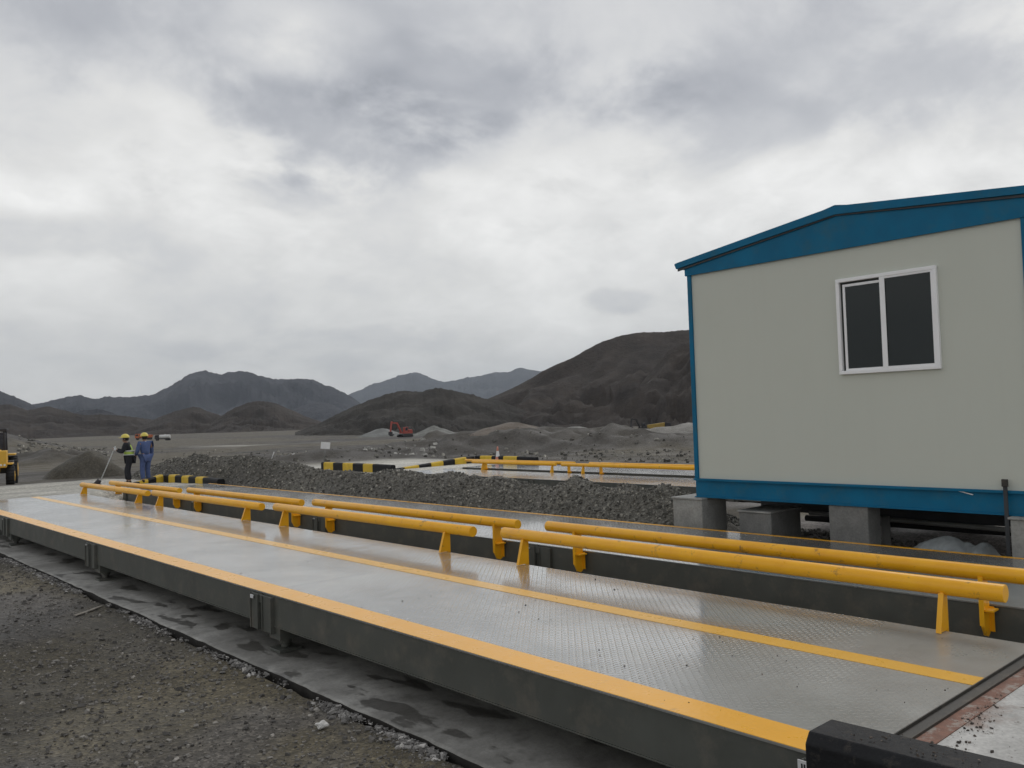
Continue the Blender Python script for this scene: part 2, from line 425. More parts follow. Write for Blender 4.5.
# the sky strength is .1, so cloud radiance is scaled by ten before it
cc = W('Mix', data_type='RGBA', blend_type='MULTIPLY'); cc.inputs[0].default_value = 1
tint = wramp(val, [(.38, (.945, .972, 1.045)), (.74, (1.0, .992, .965))], 'LINEAR')
v10 = wm('MULTIPLY', val, 10.2); cv = W('CombineXYZ')
for i in range(3): wl.new(v10, cv.inputs[i])
wl.new(cv.outputs[0], cc.inputs[6]); wl.new(tint, cc.inputs[7])
mx = W('Mix', data_type='RGBA'); mx.inputs[0].default_value = .95
wl.new(sky.outputs[0], mx.inputs[6]); wl.new(cc.outputs[2], mx.inputs[7])
wl.new(mx.outputs[2], bg.inputs['Color']); bg.inputs['Strength'].default_value = .1

sl = bpy.data.lights.new('sun', 'SUN'); so = bpy.data.objects.new('sun', sl); col.objects.link(so)
sl.energy = .7; sl.angle = R(25); sl.color = (1, .97, .93)
sd = Vector((math.sin(SUN_AZ)*math.cos(SUN_EL), math.cos(SUN_AZ)*math.cos(SUN_EL), math.sin(SUN_EL)))
so.rotation_euler = sd.to_track_quat('Z', 'Y').to_euler(); so.location = (0, 0, 30)
vs = sc.view_settings; vs.view_transform = 'Standard'; vs.look = 'None'; vs.exposure = .18; vs.gamma = 1; vs.use_curve_mapping = False

# ---------------------------------------------------------------- terrain
END = 26.4                     # far end of the near decks
SLAB_Z = -.60
def ground_z(x, y):
    d = np.hypot(x, y)
    z = -.64 + .02*fbm(x*.9, y*.9, 4) + .012*fbm(x*5, y*5, 3)
    z = z - 1.5*ss(48, 130, d) - 1.7*ss(120, 320, d)
    # rolling made ground of the yard
    z = z + (.22*fbm(x*.12, y*.12, 4))*ss(34, 60, d)*(1-.5*ss(200, 900, d))
    # approach embankment at the far end of the decks
    e = ss(END-.6, END+.3, y)*(1-ss(34, 48, y))*ss(.5, 4.5, x)*(1-ss(11.0, 13.5, x))
    e = e*(.47+.13*(1-ss(END, 34, y)))
    z = z + e - .035*e*(fbm(x*.8, y*.8, 4)+.3)
    # under the slab and the decks
    tj = .035*fbm(y*1.9, y*0+3, 4)+.02*fbm(y*7, y*0+1, 3)
    u = ss(3.715+tj, 3.765+tj, x)*(1-ss(10.95, 11.3, x))*(1-ss(END-.5, END-.2, y))*ss(-6, -4, y)
    z = z*(1-u) + (-.80)*u
    # approach at the far weighbridges
    e2 = ss(18.6, 20.4, x)*(1-ss(29.5, 33, x))*ss(30.9, 31.8, y)*(1-ss(40, 50, y))
    z = z*(1-e2) + (-.53)*e2
    e3 = ss(19.6, 20.8, x)*(1-ss(29.0, 31, x))*(1-ss(30.9, 31.5, y))*ss(-8, -4, y)
    z = z*(1-e3) + (-1.12)*e3
    # spoil rows in the middle distance: (azimuth0, azimuth1, distance, height, half width)
    az = np.degrees(np.arctan2(x, y))
    lump = np.clip(.62+.95*fbm(x*.22, y*.22, 5), .1, 1.4)
    for a0, a1, dd, h, wd in ((37, 56, 62, 1.5, 3.2), (40, 58, 92, 2.2, 4.5), (24, 36, 58, .8, 4), (33.5, 41, 74, .9, 3.5), (36, 50, 120, 2.2, 6), (10, 16.5, 104, 1.9, 8), (43, 60, 150, 2.2, 9)):
        m_ = ss(a0-1.5, a0+1.0, az)*(1-ss(a1-1.0, a1+1.5, az))
        z = z + h*m_*np.exp(-((d-dd)/wd)**2)*lump
    m_ = 1-ss(6.0, 16.5, az); m_ = m_*ss(-30, -10, az)
    z = z + 9.5*m_*np.exp(-((d-235)/60)**2)
    z = z + .5*fbm(x*.03, y*.03, 4)*ss(80, 200, d)
    return z
PALE = np.array((.43, .415, .365)); DARK = np.array((.098, .089, .077)); BROWN = np.array((.098, .083, .052))
PLAIN = np.array((.098, .084, .056)); SPOIL = np.array((.058, .052, .044))
def ground_c(x, y):
    d = np.hypot(x, y); az = np.degrees(np.arctan2(x, y))
    L = lambda a, b, t: a+(b-a)*t[..., None]
    n = .5+.5*fbm(x*.45+5, y*.45, 4)
    c = L(np.broadcast_to(DARK, x.shape+(3,)).astype(float), BROWN, ss(.42, .6, n))
    wetn = .5+.5*fbm(x*.33-3, y*.33+8, 4)
    c = c*(1-.45*ss(.48, .60, wetn))[..., None]; c = c*(1+.35*fbm(x*1.6, y*1.1+4, 5))[..., None]
    far = ss(34, 60, d); c = L(c, PLAIN, far)
    n2 = .5+.5*fbm(x*.035+3, y*.06+1, 5)
    c = L(c, SPOIL, far*ss(.48, .62, n2)*(1-ss(300, 900, d)))
    for a0, a1, dd, wd in ((37, 56, 61, 4.2), (40, 58, 91, 5), (24, 36, 57, 4.5), (31, 41, 73, 4.0), (36, 50, 119, 6), (10, 16.5, 103, 8)):
        m_ = ss(a0-1.5, a0+1.0, az)*(1-ss(a1-1.0, a1+1.5, az))*np.exp(-((d-dd)/wd)**4)
        c = L(c, SPOIL*1.05, m_*.9)
    # pale haul road across the plain and dusty compacted approach
    rd = np.exp(-((d-(205+.3*(az-30)**1))/12)**2)*ss(20, 24, az)*(1-ss(33, 36, az)); c = L(c, PALE*1.0, rd*.75)
    rd = np.exp(-((d-150)/14)**2)*ss(37, 40, az); c = L(c, PALE*.75, rd*.5)
    e = ss(END-1.0, END, y)*(1-ss(35, 41+5*fbm(x*.5, y*.5), y))*ss(-2, 2, x)*(1-ss(10.9, 11.9, x))
    c = L(c, PALE*(1.02), e*(.98+.5*fbm(x*.35, y*.8, 4)).clip(0, 1))
    e2 = ss(19.0, 20.5, x)*(1-ss(29.0, 31, x))*ss(30.8, 31.6, y)*(1-ss(38, 48, y))
    c = L(c, PALE*1.25, e2)
    return np.clip(c, .01, .8)
def geo(start, end, step, ratio=1.09):
    o = []; x = start
    while x < end: x += step; step *= ratio; o.append(x)
    return np.array(o)
xs = np.concatenate([-geo(2, 9000, .3)[::-1]-0, np.arange(-2, 3, .16), np.arange(3, 3.6, .06), np.arange(3.6, 3.86, .02), np.arange(3.86, 4.2, .06), np.arange(4.2, 16, .25), np.arange(16, 60, .5), 60+geo(0, 11000, .6)])
ys = np.concatenate([-geo(4, 9000, .5)[::-1], np.arange(-4, 4, .3), np.arange(4, 13, .14), np.arange(13, 50, .28), np.arange(50, 110, .6), 110+geo(0, 11000, .7)])
xs = np.unique(xs); ys = np.unique(ys)
GX, GY = np.meshgrid(xs, ys); GZ = ground_z(GX, GY)
ny, nx = GX.shape
idx = np.arange(nx*ny).reshape(ny, nx)
fc = np.stack([idx[:-1, :-1], idx[:-1, 1:], idx[1:, 1:], idx[1:, :-1]], -1).reshape(-1, 4)
mesh_np('ground', np.stack([GX, GY, GZ], -1).reshape(-1, 3), fc, M['ground'], smooth=True, colors=ground_c(GX, GY).reshape(-1, 3), kind='structure')

# stones scattered: one low-poly stone template jittered per copy
def stones(name, pts, sizes, mat, flat=.6, **k):
    n = len(pts)
    T = np.array([(-1, -1, -1), (1, -1, -1), (1, 1, -1), (-1, 1, -1), (-1, -1, 1), (1, -1, 1), (1, 1, 1), (-1, 1, 1)], float)
    Q = np.array([(0, 3, 2, 1), (4, 5, 6, 7), (0, 1, 5, 4), (1, 2, 6, 5), (2, 3, 7, 6), (3, 0, 4, 7)])
    V = T[None]*(1+rng.uniform(-.45, .25, (n, 8, 3)))
    V[:, 4:, :2] *= rng.uniform(.45, .95, (n, 1, 1))
    V *= .5*np.asarray(sizes)[:, None, None]*np.stack([rng.uniform(.8, 1.5, n), rng.uniform(.6, 1.1, n), rng.uniform(.35, .9, n)*flat/.6], -1)[:, None]
    a = rng.uniform(0, 6.28, n); ca, sa = np.cos(a), np.sin(a)
    tx = rng.uniform(-.6, .6, n)
    y2 = V[..., 1]*np.cos(tx)[:, None]-V[..., 2]*np.sin(tx)[:, None]; z2 = V[..., 1]*np.sin(tx)[:, None]+V[..., 2]*np.cos(tx)[:, None]
    V[..., 1] = y2; V[..., 2] = z2
    x3 = V[..., 0]*ca[:, None]-V[..., 1]*sa[:, None]; y3 = V[..., 0]*sa[:, None]+V[..., 1]*ca[:, None]
    V[..., 0] = x3; V[..., 1] = y3
    V += np.asarray(pts)[:, None]
    Fc = (Q[None]+8*np.arange(n)[:, None, None]).reshape(-1, 4)
    return mesh_np(name, V.reshape(-1, 3), Fc, mat, **k)

n = 46000
yy = 3.8+18*rng.random(n)**1.7; xx = rng.uniform(-1.2, 3.7, n)
keep = (xx > .12*yy-.6) & (.5+.5*fbm(xx*.7, yy*.7, 3)+rng.uniform(-.3, .3, n) > .38)
xx, yy = xx[keep], yy[keep]; s_ = .007+.028*rng.random(len(xx))**6+.006*rng.random(len(xx)); s_ = s_*(1+.03*yy)
stones('loose_gravel', np.stack([xx, yy, ground_z(xx, yy)+s_*.12], -1), s_, M['stones'], kind='stuff', label='small dark stones scattered over the ground beside the concrete slab', cat='gravel')

# ---------------------------------------------------------------- foundation slab under the decks
def slab_edge(y):
    y = np.asarray(y, float); return 3.79 + .018*fbm(y*1.3, y*0+2, 3) + .012*fbm(y*6, y*0+5, 3)
yv = np.arange(-3, END+.01, .06); xe = slab_edge(yv)
cols_ = [xe, xe+.03, xe+.3, np.full_like(xe, 4.6), np.full_like(xe, 8), np.full_like(xe, 10.95)]
rows = []
rows.append(np.stack([xe+.012, yv, np.full_like(yv, -.80)], -1))
for k_, cx_ in enumerate(cols_):
    rows.append(np.stack([cx_, yv, np.full_like(yv, SLAB_Z-(.012 if k_ == 0 else 0))], -1))
V = np.stack(rows, 1); a_, b_ = V.shape[:2]; idx = np.arange(a_*b_).reshape(a_, b_)
fc = np.stack([idx[:-1, :-1], idx[:-1, 1:], idx[1:, 1:], idx[1:, :-1]], -1).reshape(-1, 4)
slab_o = mesh_np('foundation_slab', V.reshape(-1, 3), fc, [M['slab'], simple('soil_gap_shade', (.028, .025, .021), .8, .3, 20)], kind='structure')  # slab side near-black: shade of the gap put into the soil colour
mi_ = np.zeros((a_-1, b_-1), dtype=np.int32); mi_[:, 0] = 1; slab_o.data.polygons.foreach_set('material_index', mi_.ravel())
# broken mortar and chips along the slab edge
n = 10000
yy = 4+20*rng.random(n)**1.4; k_ = (fbm(yy*1.7, yy*0+7, 3)+rng.uniform(-.25, .25, n) > -.05); yy = yy[k_]
xx = slab_edge(yy)-.03-np.abs(rng.normal(0, .075, len(yy))); s_ = .008+.045*rng.random(len(yy))**6
stones('broken_mortar', np.stack([xx, yy, np.full_like(yy, -.628)], -1), s_, M['mortar'], flat=.45, kind='stuff', label='pale broken mortar crumbs lining the gap along the concrete slab edge', cat='rubble')

# ---------------------------------------------------------------- weighbridge
RAILS_A = [(83, 149, 87, 142), (155, 263, 163, 250), (277, 474, 288, 449), (505, 1004, 527, 943)]
RAILS_B = [(112, 181, 119, 177), (190, 303, 198, 296), (316, 519, 330, 498), (549, 1100, 578, 982)]

def guard_rail(parent, y0, y1, posts, xe, sgn, zc):
    """xe: deck edge, sgn=+1 when the open gap lies on the +X side"""
    xc = xe+sgn*.03 if sgn > 0 else xe-.10
    r = .069
    b = MB(); b.tube((xc, y0, zc), (xc, y1, zc), r, n=28)
    o = b.build('guard_rail', M['rail'], parent, bevel=.006)
    for y in posts:
        p = MB()
        if sgn > 0:
            poly = [(xe-.165, -.004), (xe+.045, -.004), (xe+.05, -.22), (xe+.12, -.22), (xe+.07, zc-.05), (xe-.045, zc-.05)]
            p.prism([(xe-.12, .004), (xe+.055, .004), (xe+.055, zc-.04), (xe-.035, zc-.04)], 'y', y-.009, y+.009)
            p.prism([(xe+.012, -.24), (xe+.055, -.24), (xe+.055, .006), (xe+.012, .006)], 'y', y-.009, y+.009)
            # flange along the sloping edge
            p.prism([(xe-.128, .004), (xe-.118, .004), (xe-.035, zc-.045), (xe-.045, zc-.045)], 'y', y-.02, y+.02)
        else:
            p.prism([(xe-.165, zc-.03), (xe-.035, zc-.03), (xe-.012, .02), (xe-.012, -.05), (xe-.012, -.25), (xe-.06, -.28), (xe-.12, -.26), (xe-.165, -.18)], 'y', y-.011, y+.011)
            p.box(xe-.022, xe-.012, y-.05, y+.05, -.24, -.02)
            p.prism([(xe-.15, -.045), (xe-.012, -.045), (xe-.012, -.03), (xe-.15, -.03)], 'y', y-.085, y-.0115)
            p.prism([(xe-.172, zc-.03), (xe-.1655, zc-.03), (xe-.1655, -.17), (xe-.172, -.17)], 'y', y-.02, y+.02)
        p.build('post', M['rail'], o)
    return o

def weighbridge(label, x0, x1, y0, joints, y1, edge_left, rails, zc, group, detail=True, ew=.27, lane=True):
    """x0..x1 deck, edge_left: free painted edge at x0 (else at x1)"""
    root = empty('weighbridge', (0, 0, 0), label=label, cat='weighbridge', group=group)
    js = [y0]+joints+[y1]
    for a, b in zip(js[:-1], js[1:]):
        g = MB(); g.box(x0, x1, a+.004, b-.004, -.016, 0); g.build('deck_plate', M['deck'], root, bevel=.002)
        for xb, sg in ((x0, 1), (x1, -1)):
            s = MB(); xi = xb+sg*.012; xj = xb+sg*.10
            lo, hi = min(xi, xj), max(xi, xj)
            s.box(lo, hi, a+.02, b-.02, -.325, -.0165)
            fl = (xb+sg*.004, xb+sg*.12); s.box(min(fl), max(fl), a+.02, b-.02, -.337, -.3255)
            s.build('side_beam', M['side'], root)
        if detail:
            for xm in np.linspace(x0+.55, x1-.55, 4):
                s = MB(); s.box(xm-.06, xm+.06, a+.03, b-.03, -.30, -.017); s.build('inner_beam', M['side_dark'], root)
    ex = (x0+.003, x0+ew) if edge_left else (x1-ew, x1-.003)
    if ew: g = MB(); g.box(ex[0], ex[1], y0+.003, y1-.003, .0004, .003); g.build('edge_stripe', M['edge_yellow'], root)
    lx = (x0+1.67, x0+1.87) if edge_left else (x1-1.87, x1-1.67)
    if lane: g = MB(); g.box(lx[0], lx[1], y0+.003, y1-.003, .0004, .0032); g.build('lane_stripe', M['lane_yellow'], root)
    # joints: end posts, corner boxes and load cell stands
    for i, j in enumerate(js):
        for xb, sg in ((x0, -1), (x1, 1)):
            q = MB()
            X = lambda a, b: (min(xb+sg*a, xb+sg*b), max(xb+sg*a, xb+sg*b))
            first, last = i == 0, i == len(js)-1
            def bx(a, b, ya, yb, za, zb): q.box(*X(a, b), ya, yb, za, zb)
            if not last:
                bx(-.06, .020, j+.05, j+.24, -.41, -.03); bx(.020, .034, j+.05, j+.065, -.41, -.03); bx(.020, .034, j+.225, j+.24, -.41, -.03)
            if not first:
                bx(-.06, .020, j-.26, j-.04, -.41, -.03); bx(.020, .034, j-.055, j-.04, -.41, -.03); bx(.020, .034, j-.26, j-.245, -.41, -.03)
            if not first and not last:
                bx(-.02, .012, j-.04, j+.05, -.12, -.03); bx(-.05, -.02, j-.04, j+.05, -.41, -.12)
            yc = j-.24 if not first else j+.4
            bx(-.26, -.02, yc-.12, yc+.12, -.47, -.338)
            q.build('joint_bracket', M['side'], root, bevel=.004)
            f = MB(); xc = xb-sg*.14
            f.tube((xc, yc, -.52), (xc, yc, -.46), .07, n=16); f.tube((xc, yc, -.57), (xc, yc, -.52), .045, n=14)
            f.box(xc-.13, xc+.13, yc-.13, yc+.13, SLAB_Z, -.57)
            f.build('load_cell_stand', M['side'], root, bevel=.004)
            if detail:
                k = MB()
                for yb in ((j+.16, j+.2) if not last else (j-.2, j-.16)):
                    k.tube((xb+sg*.020, yb, -.065), (xb+sg*.036, yb, -.065), .014, n=8)
                k.build('bolt', M['bolt'], root)
    zcs = zc if isinstance(zc, (list, tuple)) else [zc]*len(rails)
    for (ya, yb, pa, pb), z_ in zip(rails, zcs):
        guard_rail(root, ya, yb, (pa, pb), x1 if edge_left else x0, 1 if edge_left else -1, z_)
    return root

JN = [8.72, 14.85, 20.95]
AX0, AX1, BX0, BX1 = 4.13, 7.05, 8.25, 10.85
XA = AX1+.03; XB = BX0-.10
ra = [tuple(y_at(p, XA) for p in r_) for r_ in RAILS_A]
rb = [tuple(y_at(p, XB) for p in r_) for r_ in RAILS_B]
rb[3] = (rb[3][0], 2.5, rb[3][2], rb[3][3])
G_W = 'steel truck weighbridges laid side by side'
wa = weighbridge('long wet weighbridge deck in front, with painted front edge above the concrete slab', AX0, AX1, 2.145, JN, END, True, ra, [.25, .28, .31, .345], G_W)
wb = weighbridge('second weighbridge deck just behind the front one, running past the blue and grey cabin', BX0, BX1, 2.145, JN, END, False, rb, [.19, .23, .265, .29], G_W, ew=.07, lane=False)
# white plate with writing at the near corner of the front deck
lb = MB(); lb.box(AX0-.046, AX0-.040, 2.285, 2.40, -.115, -.035); lbo = lb.build('label_plate', M['white_label'], wa)
lb2 = MB(); lb2.box(AX0-.040, AX0-.036, 8.86, 8.93, -.085, -.045); lb2.build('label_plate', M['white_label'], wa)
fc_ = bpy.data.curves.new('label_text', 'FONT'); fc_.body = 'II-1'; fc_.size = .06; fc_.extrude = .0006; fc_.align_x = 'CENTER'; fc_.align_y = 'CENTER'; fc_.offset = .0015
ft = bpy.data.objects.new('label_text', fc_); col.objects.link(ft); fc_.materials.append(M['ink'])
ft.rotation_euler = (R(90), 0, R(-90)); ft.location = (AX0-.0475, 2.343, -.075); 
_me = bpy.data.meshes.new_from_object(ft); _me.name = 'label_text'; _mw = (ft.location.copy(), ft.rotation_euler.copy()); bpy.data.objects.remove(ft)
ft = bpy.data.objects.new('lettering', _me); col.objects.link(ft); ft.location, ft.rotation_euler = _mw; ft.parent = lbo

# far pair of weighbridges
CXa, CXb, DXa, DXb = 21.4, 24.05, 25.05, 27.8; ZC = -.5
xc = CXb+.03; xd = DXa-.10
def yp(px, X): return y_at(px, X, 470)
rc = [(yp(473, xc), yp(556, xc), yp(484, xc), yp(553, xc)), (yp(562, xc), yp(720, xc), yp(584, xc), yp(705, xc))]
rd_ = [(yp(466, xd), yp(575, xd), yp(486, xd), yp(569, xd)), (yp(590, xd), yp(760, xd), yp(601, xd), yp(745, xd))]
weighbridge('far pale weighbridge deck beyond the gravel mound, nearer one of the distant pair', CXa, CXb, 6.0, [14.5, 23.0], 31.5, True, rc, .34, G_W, detail=False, ew=0, lane=False).location.z = ZC
weighbridge('farthest weighbridge deck with a striped kerb at its outer end', DXa, DXb, 6.0, [14.5, 23.0], 31.5, False, rd_, .33, G_W, detail=False, ew=0, lane=False).location.z = ZC

# ---------------------------------------------------------------- approach slab at the near end, with steel angles
mesh = MB(); mesh.box(4.12, 12.5, -5, 1.935, -.8, -.003); mesh.build('approach_slab', M['approach'], kind='structure')
ang = empty('edge_angle', (0, 0, 0), label='dark steel angle with rusty strip across the near end of the front deck', cat='steel angle')
b = MB(); b.box(4.12, 7.4, 2.055, 2.126, -.03, .002); b.box(4.12, 7.4, 2.042, 2.054, -.03, .016); b.box(4.12, 7.4, 2.126, 2.133, -.2, .02); b.build('dark_angle', M['black_steel'], ang)
b = MB(); b.box(4.12, 7.4, 1.937, 2.041, -.2, .001); b.build('rusty_strip', M['rust'], ang)

# ---------------------------------------------------------------- kerbs
def kerb(label, pts, w_, h, cuts, group='striped concrete kerbs at the weighbridge approaches', hfun=None, base=-.3, side=1):
    """pts: start, end; cuts: distances where the paint changes, first band is black"""
    p, q = Vector(pts[0]), Vector(pts[1]); L = (q-p).length; d = (q-p).normalized(); nrm = Vector((d.y, -d.x, 0))*side
    bm = bmesh.new(); st = [0.0]+[c for c in cuts if c < L]+[L]; prev = None; c_ = .05
    mi = 0
    for i, s in enumerate(st):
        hh = hfun(s) if hfun else h
        cc_ = min(c_, hh*.4)
        prof = [(0, base), (0, hh-cc_), (cc_*.8, hh), (w_-cc_*.8, hh), (w_, hh-cc_), (w_, base)]
        ins = .03 if (i == 0) else 0
        ring = []
        for (u, v) in prof:
            vv = v-(.02 if i == 0 and v > 0 else 0)
            ring.append(bm.verts.new(p + d*s + nrm*u + Vector((0, 0, vv))))
        if prev:
            for k in range(5):
                f = bm.faces.new((prev[k], prev[k+1], ring[k+1], ring[k])); f.material_index = (i-1) % 2
        else:
            f = bm.faces.new(ring); f.material_index = 0
        prev = ring
    f = bm.faces.new(prev[::-1]); f.material_index = (len(st)-2) % 2
    bmesh.ops.recalc_face_normals(bm, faces=bm.faces)
    me = bpy.data.meshes.new('kerb'); bm.to_mesh(me); bm.free(); me.materials.append(M['kerb_black']); me.materials.append(M['kerb_yellow'])
    o = bpy.data.objects.new('kerb', me); col.objects.link(o)
    bv = o.modifiers.new('bevel', 'BEVEL'); bv.width = .008; bv.segments = 2; bv.limit_method = 'ANGLE'
    return tag(o, label, 'kerb', group)
kerb('black painted concrete kerb at the near corner of the front deck', ((3.80, 2.19, 0), (3.80, -3, 0)), .30, .25, [1.03, 1.6, 2.2, 2.8, 3.4, 4.0], base=-.8, side=-1)
bands = [1.15, 1.75, 2.35, 2.95, 3.55, 4.15, 4.75, 5.35]
# far end of the second deck: straight length then tapering wing
Pk = Vector((10.95, y_at(217, 10.95, 480), -.12)); Qk = Vector((10.95, y_at(164, 10.95, 475), -.12))
kerb('black and yellow kerb beside the far end of the second deck', (Pk, Qk), .26, .27, bands)
Lk = (Qk-Pk).length
Rk = on_z(132, 485, -.12)
kerb('low tapering striped kerb wing next to the two workers', (Qk+Vector((0, .02, 0)), Rk), .26, .27, [.02, .30, .62, .95, 1.3, 1.7], hfun=lambda s: .27-.24*min(1, s/((Rk-Qk).length)))
# far pair
P1 = Vector((21.1, y_at(391, 21.1, 470), ZC)); Q1 = Vector((21.1, y_at(321, 21.1, 468), ZC))
kerb('short black and yellow kerb standing alone left of the far decks', (P1, Q1), .25, .35, [1.5, 2.3, 3.2, 4.1, 5.0, 5.9], base=-.4)
P2 = Vector((27.95, y_at(535, 27.95, 462), ZC)); Q2 = Vector((27.95, y_at(475, 27.95, 460), ZC))
kerb('black and yellow kerb along the back of the farthest deck', (P2, Q2), .25, .35, [1.3, 2.3, 3.2, 4.1, 5.0, 5.9])
R2 = on_z(398, 469, ZC)
kerb('long tapering striped kerb wing leading to the farthest deck', (Q2+Vector((0, .02, 0)), R2), .25, .35, [.6, 1.4, 2.2, 3.0, 3.8, 4.7, 5.6, 6.6], hfun=lambda s: .35-.33*min(1, s/((R2-Q2).length)))

n = 170; yy = 2.15-rng.random(n)*1.6; xx = 3.84+rng.random(n)*.22; k_ = fbm(xx*4, yy*5, 3) > -.1; s_ = .004+.012*rng.random(n)**3
stones('kerb_grit', np.stack([xx, yy, np.full(n, .252)], -1)[k_], s_[k_], M['crumb'], kind='stuff', label='muddy grit lying on top of the near black kerb', cat='grit')
n = 900; yy = 1.99-np.abs(rng.normal(0, .16, n)); xx = rng.uniform(4.2, 7.2, n); k_ = fbm(xx*3, yy*4, 3) > -.05; s_ = .003+.014*rng.random(n)**4
stones('entry_grit', np.stack([xx, yy, np.full(n, .002)], -1)[k_], s_[k_], M['crumb'], kind='stuff', label='dark grit strewn along the rusty strip at the deck entry', cat='grit')
n = 300; yy = 2.2+rng.random(n)*8; xx = rng.uniform(4.2, 7.0, n); k_ = fbm(xx*1.3, yy*1.1, 3) > .12; s_ = .004+.010*rng.random(n)**4
stones('deck_grit', np.stack([xx, yy, np.full(n, .004)], -1)[k_], s_[k_], M['crumb'], kind='stuff', label='scattered dark grit on the wet front deck', cat='grit')

# ---------------------------------------------------------------- gravel mound behind the second deck
cy_ = np.array([7.8, 8.6, 9.1, 9.5, 10.0, 10.5, 11.0, 11.7, 12.4, 13.1, 13.9, 14.6, 15.5, 16.5, 17.6, 20, 22.7, 25, 26.8, 28.5, 30, 32, 34, 36, 38.5])
cz_ = np.array([-.45, .02, .38, .50, .40, .50, .44, .56, .34, .44, .56, .46, .55, .44, .50, .46, .56, .70, .80, .74, .80, .62, .48, .2, -.5])
def berm_z(x, y):
    cr = np.interp(y, cy_, cz_)
    xc_ = 12.15+.15*fbm(y*.3, y*0, 3)
    t_ = np.abs(x-xc_)/np.where(x < xc_, 1.25, 2.1)
    prof = np.clip(1-t_, -.4, 1); prof = np.where(prof > .8, .8+(prof-.8)*.6, prof)/.92
    z = -.55+(cr+.55)*prof
    z = z+.14*fbm(x*1.1+4, y*1.1, 4)*np.clip(prof+.3, 0, 1)+.03*fbm(x*6, y*6, 3)
    near = (1-ss(10.87, 11.15, x)); z = np.where(y < END, np.minimum(z, -.05-.0*near), z)*(near)+z*(1-near)
    return z
bx_ = np.arange(10.87, 14.9, .07); by_ = np.arange(7.6, 38.8, .09)
BXg, BYg = np.meshgrid(bx_, by_); BZg = berm_z(BXg, BYg)
a_, b_ = BXg.shape; idx = np.arange(a_*b_).reshape(a_, b_)
fc = np.stack([idx[:-1, :-1], idx[:-1, 1:], idx[1:, 1:], idx[1:, :-1]], -1).reshape(-1, 4)
bc = np.broadcast_to(np.array((.128, .121, .102)), BXg.shape+(3,))*(1+.3*fbm(BXg*.6, BYg*.6, 4))[..., None]
bc = bc*(1-(.18*ss(22, 27, BYg)))[..., None]
mesh_np('gravel_mound', np.stack([BXg, BYg, BZg], -1).reshape(-1, 3), fc, M['ground'], smooth=True, colors=bc.reshape(-1, 3), label='long low mound of grey gravel heaped behind the second deck', cat='gravel mound')
n = 52000
yy = 8.3+28*rng.random(n)**1.35; xx = rng.uniform(10.98, 13.2, n); s_ = (.010+.040*rng.random(n)**4)*(1+.012*yy)
zz = berm_z(xx, yy); k_ = zz > -.5
stones('mound_stones', np.stack([xx, yy, zz+s_*.15], -1)[k_], s_[k_], M['berm_stones'], flat=.75, kind='stuff', label='angular grey stones covering the long gravel mound', cat='gravel')

# ---------------------------------------------------------------- site cabin
cab = empty('site_cabin', (0, 0, 0), label='grey portable site cabin with blue steel frame raised on concrete blocks', cat='cabin')
FX, YL, YR, DEP = 11.2, 8.17, 3.25, 4.9
ZB0, ZB1, ZW, ZE, ZA = .435, .735, 3.97, 4.20, 4.55
BK = FX+DEP; YM = 5.62; ZER = 4.31
b = MB(); b.box(FX+.03, FX+.10, YR+.10, YL-.07, ZB1-.01, ZW+.02); front = b.build('wall', M['panel'], cab)
b = MB(); b.box(BK-.10, BK-.03, YR+.10, YL-.07, ZB1-.01, ZW+.02); b.build('wall', M['panel'], cab)
for ya, yb in ((YL-.10, YL-.03), (YR+.03, YR+.10)):
    b = MB(); b.box(FX+.12, BK-.12, ya, yb, ZB1-.01, ZW+.02); b.build('wall', M['panel'], cab)
for xa in (FX, BK-.12):
    for ya in (YL-.07, YR):
        b = MB(); b.box(xa, xa+.12, ya, ya+(.07 if ya > 5 else .11), ZB1, ZW); b.build('corner_post', M['blue'], cab, bevel=.006)
def channel_y(xf, d):   # U channel running along Y, web at xf, flanges reaching outward
    q = MB(); q.box(min(xf+.045*d, xf+.055*d), max(xf+.045*d, xf+.055*d), YR-.01, YL+.01, ZB0+.012, ZB1-.035)
    q.box(min(xf, xf+.11*d), max(xf, xf+.11*d), YR-.01, YL+.01, ZB0, ZB0+.012)
    q.box(min(xf-.012*d, xf+.11*d), max(xf-.012*d, xf+.11*d), YR-.01, YL+.01, ZB1-.035, ZB1-.003)
    return q
channel_y(FX-.005, 1).build('base_beam', M['blue'], cab); channel_y(BK+.005, -1).build('base_beam', M['blue'], cab)
for ya in (YL-.10, YR):
    b = MB(); b.box(FX+.12, BK-.12, ya, ya+.10, ZB0, ZB1-.003); b.build('base_beam', M['blue'], cab)
for k in range(5):
    xx_ = FX+.6+k*.9; b = MB(); b.box(xx_, xx_+.08, YR+.11, YL-.11, ZB0+.02, ZB1-.03); b.build('floor_joist', M['under'], cab)
for xx_ in (12.9, 14.8):  # deep dark beams, rear one added, to block light from behind the cabin
    b = MB(); b.box(xx_, xx_+.16, YR+.11, YL-.11, ZB0-.36, ZB0+.019); b.build('blocking_beam', M['under'], cab)
b = MB(); b.box(FX+.12, BK-.12, YR+.11, YL-.11, ZB1-.028, ZB1-.012); b.build('floor_panel', M['under'], cab)
